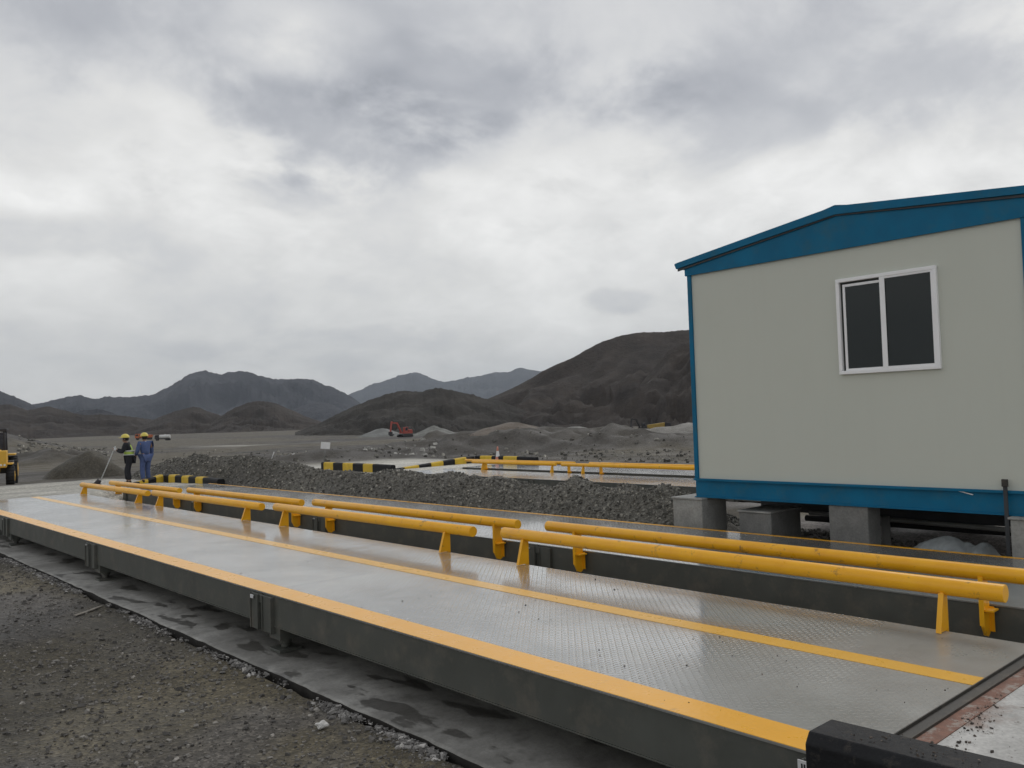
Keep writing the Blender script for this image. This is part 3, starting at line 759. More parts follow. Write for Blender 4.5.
# gable bands: level lower edge, sloping top
for xa, xb_ in ((FX-.012, FX+.02), (BK-.02, BK+.012)):
    b = MB(); b.prism([(YR-.03, ZW-.005), (YL+.03, ZW-.005), (YL+.03, ZE-.06), (YM, ZA-.06), (YR-.03, ZER-.06)], 'x', xa, xb_); b.build('gable_band', M['blue'], cab)
for ya, yb in ((YL-.03, YL+.03), (YR-.03, YR+.03)):
    b = MB(); b.box(FX+.021, BK-.021, ya, yb, ZW-.005, ZE-.07); b.build('eaves_band', M['blue'], cab)
ov = .17; sl_ = (ZA-ZE)/(YL-YM)
b = MB(); rt = .11
zt = lambda y: ZA-abs(y-YM)*(sl_ if y > YM else (ZA-ZER)/(YM-YR))+.01
b.prism([(YL+ov, zt(YL+ov)-rt*.8), (YL+ov+.03, zt(YL+ov)-.01), (YL+ov, zt(YL+ov)+.005), (YM+.12, zt(YM+.12)+.005), (YM, zt(YM)+.002), (YM-.12, zt(YM-.12)+.005), (YR-ov, zt(YR-ov)+.005), (YR-ov-.03, zt(YR-ov)-.01), (YR-ov, zt(YR-ov)-rt*.8), (YM, zt(YM)-rt)], 'x', FX-.05, BK+.05)
rf = b.build('roof', M['blue'], cab)
b = MB(); b.prism([(YM+.16, zt(YM+.16)+.007), (YM, zt(YM)+.02), (YM-.16, zt(YM-.16)+.007), (YM, zt(YM)+.008)], 'x', FX-.045, BK+.045); b.build('ridge_cap', M['blue'], rf)
b = MB()
b.prism([(YL+ov-.02, zt(YL+ov)-rt-.018), (YM, zt(YM)-rt-.018), (YR-ov+.02, zt(YR-ov)-rt-.018), (YR-ov+.02, zt(YR-ov)-rt+.012), (YM, zt(YM)-rt-.001), (YL+ov-.02, zt(YL+ov)-rt+.012)], 'x', FX-.034, FX-.0125); b.build('fascia_shadow', M['under'], rf)  # dark strip modelled as the shadow line below the roof edge
# window
wy0, wy1, wz0, wz1 = 4.335, 5.675, 2.235, 3.55
wroot = MB(); t_ = .055
def frame(q, y0, y1, z0, z1, t, xa, xb_):
    q.box(xa, xb_, y0, y1, z0, z0+t); q.box(xa, xb_, y0, y1, z1-t, z1); q.box(xa, xb_, y0, y0+t, z0+t, z1-t); q.box(xa, xb_, y1-t, y1, z0+t, z1-t)
frame(wroot, wy0, wy1, wz0, wz1, .048, FX-.025, FX+.0295)
win = wroot.build('window', M['upvc'], cab, bevel=.005)
ym = 5.03
q = MB(); frame(q, wy0+.041, ym+.03, wz0+.041, wz1-.041, .034, FX-.017, FX+.003); q.build('sash', M['upvc'], win, bevel=.003)
q = MB(); frame(q, ym-.03, wy1-.085, wz0+.041, wz1-.080, .035, FX+.006, FX+.028); q.build('sash', M['upvc'], win, bevel=.003)
q = MB(); q.box(FX-.006, FX-.002, wy0+.074, ym-.003, wz0+.074, wz1-.074); q.build('pane', M['glass'], win)
q = MB(); q.box(FX+.014, FX+.018, ym+.004, wy1-.119, wz0+.075, wz1-.114); q.build('pane', M['glass'], win)
q = MB(); q.box(FX-.0215, FX-.0175, ym-.035, ym+.035, wz0+.041, wz1-.041); q.build('sash_stile', M['upvc'], win, bevel=.001)
q = MB(); q.box(FX+.0292, FX+.0298, wy0+.05, wy1-.05, wz0+.05, wz1-.05); q.build('screen', M['screen'], win)
# lifting lug patch on the base beam, hanging strap
q = MB(); q.prism([(4.05, .655), (4.23, .70), (4.23, .712), (4.05, .667)], 'x', FX+.020, FX+.0385); q.build('weld_mark', M['upvc'], cab)
st_ = empty('ratchet_strap', (0, 0, 0), label='dark strap hanging down over the cabin base beam at the right', cat='strap')
q = MB(); q.box(FX-.045, FX-.03, 3.64, 3.685, -.45, .80); q.build('webbing', M['under'], st_)
q = MB(); q.box(FX-.062, FX-.022, 3.628, 3.697, .78, .87); q.build('buckle', M['black_steel'], st_, bevel=.008)

# concrete blocks below the cabin
def block(label, x0, x1, y0, y1, z1, mat='block', cap=True, rz=0, grp='concrete blocks under the cabin'):
    cx_, cy2 = (x0+x1)/2, (y0+y1)/2
    r_ = empty('concrete_block', (cx_, cy2, -.66), rz, label=label, cat='concrete block', group=grp)
    q = MB(); hx, hy = (x1-x0)/2, (y1-y0)/2; q.box(-hx, hx, -hy, hy, 0, z1+.66-(.025 if cap else 0)); q.build('block_body', M[mat], r_, bevel=.015)
    if cap:
        q = MB(); q.box(-hx-.02, hx+.01, -hy-.01, hy+.02, z1+.66-.025, z1+.66); q.build('cap_plate', M['block'], r_, bevel=.004)
    return r_
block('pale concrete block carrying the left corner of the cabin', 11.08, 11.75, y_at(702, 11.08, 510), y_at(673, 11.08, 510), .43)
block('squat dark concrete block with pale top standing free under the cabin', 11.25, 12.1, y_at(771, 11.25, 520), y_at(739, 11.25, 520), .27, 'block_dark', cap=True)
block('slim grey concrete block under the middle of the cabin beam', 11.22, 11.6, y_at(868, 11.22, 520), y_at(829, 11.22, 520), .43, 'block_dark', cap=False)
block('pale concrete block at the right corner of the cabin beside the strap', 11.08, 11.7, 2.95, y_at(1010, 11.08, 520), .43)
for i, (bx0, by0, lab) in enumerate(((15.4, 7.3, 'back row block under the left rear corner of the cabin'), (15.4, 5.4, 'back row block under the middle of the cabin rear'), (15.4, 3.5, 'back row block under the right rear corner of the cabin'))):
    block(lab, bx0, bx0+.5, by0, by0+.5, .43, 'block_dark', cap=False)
pr = empty('drain_pipe', (0, 0, 0), label='grey pipe lying under the cabin with a short upright stub', cat='pipe')
q = MB(); q.tube((12.6, 7.0, .12), (12.6, 3.4, .06), .035); q.build('pipe_run', M['pipe_grey'], pr)
q = MB(); q.tube((12.2, 5.6, -.6), (12.2, 5.6, .2), .06); q.build('stub', M['pipe_grey'], pr)
q = MB(); q.tube((13.2, 7.4, -.05), (13.2, 3.2, -.05), .05); q.build('cable_duct', M['rubber'], label='black cable duct lying on the ground beneath the cabin', cat='duct')

# gravel bed below the cabin
def bed_z(x, y): return -.42+.10*fbm(x*1.3, y*1.3, 4)+.06*ss(4, 8, y)
gx_, gy_ = np.meshgrid(np.arange(10.87, 17, .12), np.arange(1.0, 9.2, .12)); gz_ = bed_z(gx_, gy_)-.15*ss(8.0, 9.1, gy_)-.2*ss(16, 17, gx_)
a_, b_ = gx_.shape; idx = np.arange(a_*b_).reshape(a_, b_); fc = np.stack([idx[:-1, :-1], idx[:-1, 1:], idx[1:, 1:], idx[1:, :-1]], -1).reshape(-1, 4)
mesh_np('ground_under_cabin', np.stack([gx_, gy_, gz_], -1).reshape(-1, 3), fc, M['ground'], smooth=True, colors=np.broadcast_to(np.array((.16, .14, .125)), gx_.shape+(3,)).reshape(-1, 3), kind='structure')
n = 3500; xx = rng.uniform(10.95, 14, n); yy = rng.uniform(2.5, 8.8, n); s_ = .02+.05*rng.random(n)**3
stones('cabin_gravel', np.stack([xx, yy, bed_z(xx, yy)+s_*.1], -1), s_, M['berm_stones'], kind='stuff', label='coarse gravel on the shaded ground under the cabin', cat='gravel')

# tarpaulin heap
gx_, gy_ = np.meshgrid(np.linspace(11.0, 12.0, 50), np.linspace(3.72, 5.55, 80))
u_ = (gy_-3.72)/1.83; v_ = (gx_-11.0)/1.0
hh = np.interp(u_, [0, .05, .14, .22, .40, .52, .75, 1], [0, .18, .34, .42, .50, .46, .26, 0])*np.clip(1-np.abs(v_-.45)/.55, 0, 1)**.5
hh = hh+.07*np.abs(fbm(gx_*3+gy_*2, gy_*5, 3))*(hh > .03)+.06*fbm(gx_*2, gy_*2.5+7, 4)*np.clip(hh*5, 0, 1)
rdg = np.exp(-((u_-.16)/.05)**2)*.09*np.clip(hh*6, 0, 1); hh = hh+rdg
a_, b_ = gx_.shape; idx = np.arange(a_*b_).reshape(a_, b_); fc = np.stack([idx[:-1, :-1], idx[:-1, 1:], idx[1:, 1:], idx[1:, :-1]], -1).reshape(-1, 4)
mesh_np('tarpaulin', np.stack([gx_, gy_, -.47+hh*1.12], -1).reshape(-1, 3), fc, M['tarp'], smooth=True, label='crumpled grey tarpaulin heaped on the ground under the cabin', cat='tarpaulin')

# ---------------------------------------------------------------- hills and mountains
def ridge(name, pts, D, half, mat, rough=.1, seed=0, base=-5.2, nu=560, nv=90, crest=.022, gul=4.0):
    A = [azel(*p) for p in pts]; A.sort()
    az0, az1 = A[0][0], A[-1][0]
    az = np.linspace(az0, az1, nu); el = np.interp(az, [a[0] for a in A], [a[1] for a in A])
    H = EYE+D*el-base
    H = np.maximum(H, .2)
    s = az*D
    H = H*(1+crest*(1.6*fbm(s/D*70+seed, s*0+seed, 5)+1.3*np.abs(fbm(s/D*160+seed, s*0+3, 5))-.3))+crest*H.max()*.5*fbm(s/D*420+seed, s*0, 4)*np.clip(H/H.max()*2, 0, 1)
    v = np.linspace(-1, 1, nv)
    AZ, Vv = np.meshgrid(az, v)
    Hh = np.broadcast_to(H, AZ.shape)
    t_ = 1-np.abs(Vv); prof = t_**1.15
    wv = 1.3*fbm(AZ*D/half*2.0+seed, Vv*2.5, 4)
    g = 1-np.abs(fbm(AZ*D/half*gul*.8+seed*3+wv+Vv*.8, Vv*4.5+seed+wv, 5))*2
    hgt = Hh*prof - rough*Hh*(1-g)*np.minimum(1, t_*(1-t_)*5)*1.3
    edge = np.minimum(ss(0, .06, (AZ-az0)/(az1-az0)), ss(0, .06, (az1-AZ)/(az1-az0)))
    wdt = half*(.55+.45*np.clip(Hh/H.max(), 0, 1))
    dist = D+Vv*wdt+wdt*.18*fbm(AZ*D/half*2+seed, Vv*0+3, 3)*t_*(1-t_)*4
    Z = base+np.maximum(hgt, 0)
    V = np.stack([dist*np.sin(AZ), dist*np.cos(AZ), Z], -1)
    a, b = AZ.shape; idx = np.arange(a*b).reshape(a, b); fc = np.stack([idx[:-1, :-1], idx[:-1, 1:], idx[1:, 1:], idx[1:, :-1]], -1).reshape(-1, 4)
    return mesh_np(name, V.reshape(-1, 3), fc, mat, smooth=True, kind='structure')
ridge('mountain', [(300, 410), (340, 398), (352, 392), (370, 385), (385, 380), (400, 374), (415, 371), (432, 378), (445, 382), (458, 379), (480, 374), (505, 371), (520, 367), (536, 371), (560, 369), (600, 372), (700, 380)], 8200, 1700, M['hill_far'], .22, 1)
ridge('mountain', [(-120, 420), (20, 405), (40, 403), (55, 399), (68, 396), (82, 395), (92, 398), (110, 395), (130, 396), (152, 394), (165, 388), (178, 381), (190, 374), (200, 371.5), (208, 371), (220, 373.5), (232, 371), (243, 370), (250, 372), (262, 376), (280, 379), (297, 378), (313, 379), (330, 386), (345, 393), (356, 399), (365, 406), (385, 418), (420, 431)], 3600, 900, M['hill_far'], .42, 2)
ridge('mountain', [(-260, 380), (-120, 374), (-40, 383), (0, 391), (15, 396), (33, 405), (60, 416), (90, 428)], 2300, 500, M['hill_far'], .25, 3)
ridge('mountain', [(270, 426), (290, 412), (305, 405), (320, 402), (332, 404), (345, 411), (370, 424), (400, 430)], 2600, 350, M['hill_far'], .2, 4)
ridge('mountain', [(60, 420), (80, 410), (97, 408), (112, 412), (130, 420), (170, 430)], 1500, 220, M['hill_far'], .2, 5)
ridge('hill', [(-330, 396), (-160, 398), (-60, 402), (0, 404), (10, 404), (28, 409), (48, 406), (62, 409), (80, 414), (100, 414), (120, 415), (150, 419), (172, 426), (200, 431)], 900, 170, M['hill_near'], .2, 6)
ridge('hill', [(130, 431), (150, 421), (165, 415), (175, 411), (192, 406), (200, 407), (212, 412), (224, 416), (240, 420), (270, 430)], 860, 120, M['hill_near'], .2, 7)
ridge('hill', [(200, 430), (222, 415), (235, 407), (247, 402), (260, 400), (275, 402), (290, 409), (305, 416), (325, 423), (360, 430)], 820, 130, M['hill_near'], .2, 8)
ridge('hill', [(295, 432), (318, 424), (335, 415), (352, 406), (370, 398), (378, 396), (390, 392), (405, 390), (422, 391), (440, 387), (452, 389), (468, 393), (485, 397), (505, 402), (530, 412), (560, 422), (600, 428)], 430, 95, M['hill_brown'], .26, 9)
ridge('hill', [(440, 424), (480, 402), (505, 391), (520, 384), (537, 374), (552, 366), (575, 355), (588, 348), (602, 340), (622, 333), (645, 330), (665, 329), (690, 328), (740, 332), (820, 345), (930, 372), (1080, 400)], 520, 200, M['hill_near'], .26, 10, crest=.006)
ridge('hill', [(600, 427), (625, 402), (650, 372), (668, 350), (690, 338), (740, 340), (800, 355), (900, 380), (1000, 400)], 420, 120, M['hill_near'], .26, 12, crest=.006)

# ---------------------------------------------------------------- heaps
def heap(label, c, rx, ry, h, tintc, seed, name='soil_heap', group=None):
    g = np.linspace(-1.3, 1.3, 64); hx, hy = np.meshgrid(g, g); r_ = np.hypot(hx, hy)*(1+.16*fbm(hx*1.4+seed, hy*1.4, 3))
    z = h*np.clip(1-r_, 0, 1)**.92; z = np.where(z > h*.86, h*.86+(z-h*.86)*.6, z)+.05*h*fbm(hx*5+seed, hy*5, 4)*np.clip(z*4/h, 0, 1)-.15*np.clip(r_-1, 0, 1)
    x = c[0]+hx*rx; y = c[1]+hy*ry; idx = np.arange(64*64).reshape(64, 64)
    fc = np.stack([idx[:-1, :-1], idx[:-1, 1:], idx[1:, 1:], idx[1:, :-1]], -1).reshape(-1, 4)
    return mesh_np(name, np.stack([x, y, c[2]+z], -1).reshape(-1, 3), fc, M['ground'], smooth=True, colors=np.broadcast_to(np.array(tintc), hx.shape+(3,)).reshape(-1, 3), label=label, cat='heap', group=group)
def gz(x, y): return float(ground_z(np.array([float(x)]), np.array([float(y)]))[0])
hc = on_z(80, 473, -.42)
heap('dark brown soil heap beyond the approach left of the two workers', (hc.x+.6, hc.y+.6, gz(hc.x, hc.y)-.1), 2.15, 2.1, 1.62, (.062, .054, .038), 1)
q_ = on_z(382, 431, -1.8); heap('pale grey rock heap left of the red excavator', (q_.x, q_.y, gz(q_.x, q_.y)-.4), 10, 8, 3.6, (.17, .175, .165), 5, 'rock_heap')
q_ = on_z(434, 430, -1.8); heap('pale grey rock heap right of the red excavator', (q_.x, q_.y, gz(q_.x, q_.y)-.4), 9, 7, 3.9, (.17, .172, .155), 8, 'rock_heap')
q_ = on_z(575, 426, -2.0); heap('flat pale heap at the foot of the large dark hill', (q_.x, q_.y, gz(q_.x, q_.y)-.4), 12, 8, 2.4, (.2, .2, .18), 9, 'rock_heap')
q_ = on_z(512, 438, -1.2); heap('low brown soil heap behind the traffic cone', (q_.x, q_.y, gz(q_.x, q_.y)-.3), 7, 7, 1.9, (.13, .105, .08), 12)

# scattered rubble, uncountable
def rubble(name, label, pxs, n_, smin, smax, mat, zz=-.6):
    P = []
    for _ in range(n_):
        x = random.uniform(pxs[0], pxs[1]); y = random.uniform(pxs[2], pxs[3]); p = on_z(x, y, zz)
        p.z = gz(p.x, p.y)
        if 18 < p.x < 32 and 20 < p.y < 46: continue
        P.append(p)
    n_ = len(P); s = smin+(smax-smin)*rng.random(n_)**4
    return stones(name, np.array([tuple(p) for p in P])+np.array((0, 0, .05)), s, M[mat], flat=.7, kind='stuff', label=label, cat='rubble')
rubble('scattered_rocks', 'pale rocks scattered on the plain behind the alone standing kerb', (282, 440, 447, 458), 420, .06, .42, 'pale_stones')
rubble('rubble_bank', 'grey rubble bank beyond the soil heap on the left', (18, 108, 438, 451), 900, .15, .9, 'berm_stones')
rubble('plain_stones', 'small stones strewn over the middle of the dusty plain', (160, 690, 440, 470), 2600, .04, .26, 'berm_stones')
#rubble('approach_grit', 'small dark grit on the dusty approach near the workers', (5, 120, 476, 494), 260, .02, .10, 'stones', -.1)

# single finds
def boulder(label, p, s, mat, name='rock', seed=0, flat=.7):
    bm = bmesh.new(); bmesh.ops.create_icosphere(bm, subdivisions=3, radius=1)
    for v in bm.verts:
        n_ = mnoise.noise(v.co*1.3+Vector((seed, 0, 0)))*.5+mnoise.noise(v.co*4+Vector((seed, 3, 0)))*.14
        v.co = Vector((v.co.x*1.2, v.co.y*.85, v.co.z*flat))*(1+n_)*s
    me = bpy.data.meshes.new(name); bm.to_mesh(me); bm.free(); me.materials.append(M[mat])
    o = bpy.data.objects.new(name, me); col.objects.link(o); o.location = p; return tag(o, label, 'rock')
p = on_z(322, 726, -.62); boulder('white stone lying alone on the dark gravel by the slab edge', (p.x, p.y, -.61), .042, 'white_rock', seed=3)
p = on_z(182, 711, -.62); boulder('small grey stone in the wet dark gravel', (p.x, p.y, -.625), .018, 'pale_rock', seed=5)
p = on_z(79, 628, -.62); 
# broken lath on the ground at the left
q = MB(); q.prism([(-.45, -.03), (-.1, -.035), (.30, -.015), (.44, .01), (.25, .03), (-.15, .02), (-.40, .035)], 'z', 0, .02); q.prism([(.40, 0), (.62, -.015), (.80, .0), (.60, .012)], 'z', .002, .014)
o = q.build('wooden_lath', M['lath'], bevel=.003, label='thin pale broken lath lying on the ground at the left', cat='lath'); pp = on_z(90, 610, -.62); qq = on_z(118, 600, -.62)
o.location = (pp.x, pp.y, gz(pp.x, pp.y)+.012); o.rotation_euler = (0, 0, math.atan2(qq.y-pp.y, qq.x-pp.x)); o.scale = (.72, .9, .6)

# ---------------------------------------------------------------- sign, cone, stakes
p = on_z(324, 462, -.55)
sg = empty('notice_sign', (p.x, p.y, gz(p.x, p.y)), R(-30), label='small blank white sign board on a thin post behind the mound', cat='sign')
q = MB(); q.tube((0, 0, 0), (0, 0, 1.0), .02, n=8); q.build('sign_post', M['pipe_grey'], sg)
q = MB(); q.box(-.27, .27, -.03, -.02, .82, 1.22); q.build('sign_board', M['white_label'], sg, bevel=.01); sg.rotation_euler = (0, R(6), R(-32))
p = on_z(498, 463, -.5)
cn = empty('traffic_cone', (p.x, p.y, gz(p.x, p.y)), label='orange and white traffic cone standing behind the farthest deck', cat='traffic cone')
q = MB(); q.box(-.19, .19, -.19, .19, 0, .035); q.build('cone_base', M['cone_orange'], cn, bevel=.01)
q = MB(); q.tube((0, 0, .035), (0, 0, .32), .15, .09, n=20, caps=False); q.tube((0, 0, .58), (0, 0, .78), .052, .025, n=20); q.build('cone_body', M['cone_orange'], cn)
q = MB(); q.tube((0, 0, .32), (0, 0, .58), .09, .052, n=20, caps=False); q.build('reflective_band', M['white_label'], cn)
cn.scale = (1.1, 1.1, 1.1)
for (px, py, lean, lab) in ((270, 463, .35, 'white survey peg leaning on the gravel behind the mound'), (285, 457, 1.1, 'white stick lying tilted on the plain left of the sign')):
    p = on_z(px, py, -.55); q = MB(); q.tube((0, 0, 0), (0, 0, .75), .02, .014, n=8); q.box(-.03, .03, -.008, .008, .62, .75)
    o = q.build('survey_peg', M['white_label'], label=lab, cat='peg'); o.location = (p.x, p.y, gz(p.x, p.y)); o.rotation_euler = (0, lean, R(-40))

# ---------------------------------------------------------------- people
def skin_obj(name, chains, mat, parent, levels=2, root=0):
    """chains: list of lists of (x,y,z,r); equal points are merged so limbs join"""
    pts = {}; V = []; Rr = []; E = []
    for ch in chains:
        prev = None
        for (x, y, z, r) in ch:
            key = (round(x, 4), round(y, 4), round(z, 4))
            if key not in pts: pts[key] = len(V); V.append((x, y, z)); Rr.append(r)
            i = pts[key]
            if prev is not None and prev != i: E.append((prev, i))
            prev = i
    me = bpy.data.meshes.new(name); me.from_pydata(V, E, []); me.materials.append(mat)
    o = bpy.data.objects.new(name, me); col.objects.link(o); o.parent = parent
    sk = o.modifiers.new('skin', 'SKIN'); sk.use_smooth_shade = True
    if not me.skin_vertices: me.skin_vertices.new(name='sv')
    for i, v in enumerate(me.skin_vertices[0].data):
        r = Rr[i]; v.radius = r if isinstance(r, tuple) else (r, r); v.use_root = (i == root)
    ss_ = o.modifiers.new('sub', 'SUBSURF'); ss_.levels = levels; ss_.render_levels = levels
    return o
def hand(chains, w, d, side):
    """fingers curling from wrist w along direction d"""
    w = Vector(w); d = Vector(d).normalized(); lat = d.cross(Vector((0, 0, 1))).normalized()
    palm = w+d*.075
    for k, L in zip((-1.5, -.5, .5, 1.5), (.055, .068, .064, .05)):
        b0 = palm+lat*(k*.018); b1 = b0+d*L*.6+Vector((0, 0, -.012)); b2 = b1+d*L*.3+Vector((0, 0, -.035))
        chains.append([(*w, .024), (*palm, .028), (*b0, .011), (*b1, .010), (*b2, .008)])
    th = w+d*.03+lat*(-side*.03); th2 = th+d*.03+lat*(-side*.015)+Vector((0, 0, -.02))
    chains.append([(*w, .024), (*th, .012), (*th2, .009)])

def worker(label, loc, rz, style):
    """local frame: faces +X, left is +Y"""
    r_ = empty('person', loc, rz, label=label, cat='person')
    if style == 'vest':
        lean = .10; hd = (.16, 0, 1.56)
        hipL, hipR = (0, .09, .90), (0, -.09, .90)
        knL, anL = (.05, .11, .50), (-.02, .13, .09); knR, anR = (.14, -.10, .50), (.12, -.12, .09)
        shL, shR = (.10, .19, 1.38), (.12, -.19, 1.38)
        elL, wrL = (.20, .25, 1.12), (.42, .10, 1.20); elR, wrR = (.22, -.24, 1.13), (.46, -.04, 1.24)
    else:
        lean = .04; hd = (.07, 0, 1.58)
        hipL, hipR = (0, .09, .91), (0, -.09, .91)
        knL, anL = (.03, .11, .50), (-.04, .12, .09); knR, anR = (.06, -.11, .50), (.03, -.12, .09)
        shL, shR = (.03, .20, 1.40), (.03, -.20, 1.40)
        elL, wrL = (.06, .27, 1.12), (.26, .20, .98); elR, wrR = (.04, -.27, 1.12), (.12, -.26, .86)
    pel = (0, 0, .95); wa_ = (lean*.4, 0, 1.12); ch_ = (lean*.9, 0, 1.30); nk = (lean*1.1, 0, 1.45); nk2 = (hd[0]-.015, 0, hd[2]-.10)
    body = [[(*pel, .12), (*wa_, .11), (*ch_, .125), (*nk, .055), (*nk2, .05), (hd[0]-.005, 0, hd[2], .085), (hd[0]-.015, 0, hd[2]+.08, .078)],
            [(hd[0]-.005, 0, hd[2], .085), (hd[0]+.055, 0, hd[2]-.035, .045)],
            [(hd[0]+.055, 0, hd[2]-.035, .045), (hd[0]+.092, 0, hd[2]-.005, .014)],
            [(*pel, .12), (*hipL, .09), (*knL, .055), (*anL, .038), (anL[0]+.15, anL[1], .04, .032)],
            [(*pel, .12), (*hipR, .09), (*knR, .055), (*anR, .038), (anR[0]+.15, anR[1], .04, .032)],
            [(*ch_, .125), (*shL, .055), (*elL, .042), (*wrL, .026)],
            [(*ch_, .125), (*shR, .055), (*elR, .042), (*wrR, .026)]]
    hand(body, wrL, Vector(wrL)-Vector(elL), 1); hand(body, wrR, Vector(wrR)-Vector(elR), -1)
    skin_obj('body', body, M['skin'], r_)
    q = MB()
    for s in (1, -1): q.ball((hd[0]+.078, s*.030, hd[2]+.018), .010, n=8)
    q.build('eyes', M['ink'], r_)
    q = MB(); q.tube((hd[0]+.09, -.022, hd[2]-.05), (hd[0]+.09, .022, hd[2]-.05), .006, n=6); q.build('mouth', M['hair'], r_)
    q = MB()
    for s in (1, -1): q.ball((hd[0]-.01, s*.088, hd[2]+.0), .028, sx=.6, sy=.35, sz=1.1, n=8)
    q.build('ears', M['skin'], r_)
    q = MB(); q.ball((hd[0]-.03, 0, hd[2]+.02), .098, sx=1.0, sy=.98, sz=1.1, n=16, cut=hd[2]-.06); q.build('hair', M['hair'], r_)
    q = MB(); q.ball((hd[0]-.01, 0, hd[2]+.07), .128, sx=1.12, sy=.95, sz=.98, n=20, cut=hd[2]+.065)
    q.tube((hd[0]+.0, 0, hd[2]+.062), (hd[0]+.0, 0, hd[2]+.072), .145, n=22); q.box(hd[0]+.1, hd[0]+.185, -.07, .07, hd[2]+.058, hd[2]+.068)
    q.build('helmet', M['helmet'], r_)
    cl = M['dark_cloth'] if style == 'vest' else M['blue_cloth']
    trs = M['dark_cloth'] if style == 'vest' else M['blue_cloth']
    lerp = lambda a, b, t_: tuple(a[i]+(b[i]-a[i])*t_ for i in range(3))
    skin_obj('trousers', [[(*pel, .165), (*hipL, .125), (*knL, .085), (*lerp(knL, anL, .85), .075)], [(*pel, .165), (*hipR, .125), (*knR, .085), (*lerp(knR, anR, .85), .075)]], trs, r_)
    skin_obj('jacket', [[(pel[0], 0, .96, (.16, .15)), (*wa_, (.15, .15)), (*ch_, (.165, .15)), (nk[0], 0, 1.44, .085)],
                        [(*ch_, (.165, .15)), (*shL, .098), (*elL, .068), (*lerp(elL, wrL, .9), .046)], [(*ch_, (.165, .15)), (*shR, .098), (*elR, .068), (*lerp(elR, wrR, .9), .046)]], cl, r_)
    if style == 'vest':
        skin_obj('vest', [[(pel[0], 0, .97, (.185, .175)), (*wa_, (.178, .168)), (ch_[0], 0, 1.27, (.19, .165)), (nk[0]-.02, 0, 1.41, (.13, .12))]], M['vest'], r_)
        q = MB()
        for z_, rr_ in ((1.02, .188), (1.16, .184)): q.tube((wa_[0]-.01, 0, z_-.022), (wa_[0]-.01, 0, z_+.022), rr_, n=24)
        q.build('reflective_band', M['pale_cloth'], r_)
        for wv, ev in ((wrL, elL), (wrR, elR)):
            d_ = (Vector(wv)-Vector(ev)).normalized(); q = MB(); q.tube(Vector(wv)-d_*.01, Vector(wv)+d_*.085, .042, .047, n=12); q.build('glove', M['pale_cloth'], r_)
    else:
        skin_obj('collar', [[(nk[0]-.01, 0, 1.42, .095), (nk[0], 0, 1.48, .085)]], M['pale_cloth'], r_, levels=1)
    for an in (anL, anR):
        skin_obj('boot', [[(an[0], an[1], .15, .055), (an[0]-.01, an[1], .055, .055), (an[0]+.12, an[1], .05, .05), (an[0]+.19, an[1], .042, .038)]], M['boots'], r_)
    return r_, wrL, wrR
def foot(px, py):
    z = -.1
    for _ in range(12): p = on_z(px, py, z); z = gz(p.x, p.y)
    return Vector((p.x, p.y, z))
pw = foot(130.5, 484.5); zf = pw.z
left_dir = math.atan2(-RR.y, -RR.x)
w1, wl1, wr1 = worker('worker in a yellow helmet and green vest bending over a long tool', (pw.x, pw.y, zf), left_dir+R(12), 'vest')
pw2 = foot(146, 483.5)
w2, _, _ = worker('worker in a yellow helmet and blue coverall seen from the side', (pw2.x, pw2.y, gz(pw2.x, pw2.y)), left_dir-R(35), 'blue')
# long-handled tool
Mw = Matrix.Translation((pw.x, pw.y, zf)) @ Matrix.Rotation(left_dir+R(12), 4, 'Z')
tl = empty('long_handled_tool', (0, 0, 0), label='long pale pole with dark head held down to the ground by a worker', cat='tool')
top = Mw @ Vector((.46, .03, 1.34)); bot = Mw @ Vector((.98, .03, .10)); hd_ = Mw @ Vector((1.10, .03, .04))
q = MB(); q.tube(bot, top, .017, n=10); q.build('pole', M['pale_cloth'], tl)
q = MB(); q.tube(bot+Vector((0, 0, .10)), hd_, .075, .10, n=12); q.ball(tuple(hd_), .14, sx=1.3, sy=1.0, sz=.55); q.build('tool_head', M['mach_dark'], tl)
q = MB(); a0 = Mw @ Vector((-.16, -.2, 1.0)); a1 = Mw @ Vector((.12, -.27, .52)); q.tube(a0, a1, .016, n=8); q.build('pale_rod', M['pale_cloth'], label='short pale rod hanging at the hip of the worker in the green vest', cat='rod')

# ---------------------------------------------------------------- machines
def wheel(parent, c, r, wd, axis='y', rim='mach_yellow'):
    q = MB(); a = Vector((0, wd/2, 0)) if axis == 'y' else Vector((wd/2, 0, 0)); c = Vector(c)
    q.tube(c-a, c+a, r, n=24)
    for k in range(18):
        an = k/18*6.283; dv = Vector((math.cos(an), 0, math.sin(an))) if axis == 'y' else Vector((0, math.cos(an), math.sin(an)))
        q.tube(c+dv*r*.97-a*.95, c+dv*r*1.0+a*.95, r*.06, n=6)
    w_ = q.build('wheel', M['tyre'], parent)
    q = MB(); q.tube(c-a*1.04, c+a*1.04, r*.52, n=16); q.tube(c-a*1.12, c+a*1.12, r*.2, n=10); q.build('rim', M[rim], w_)
    return w_
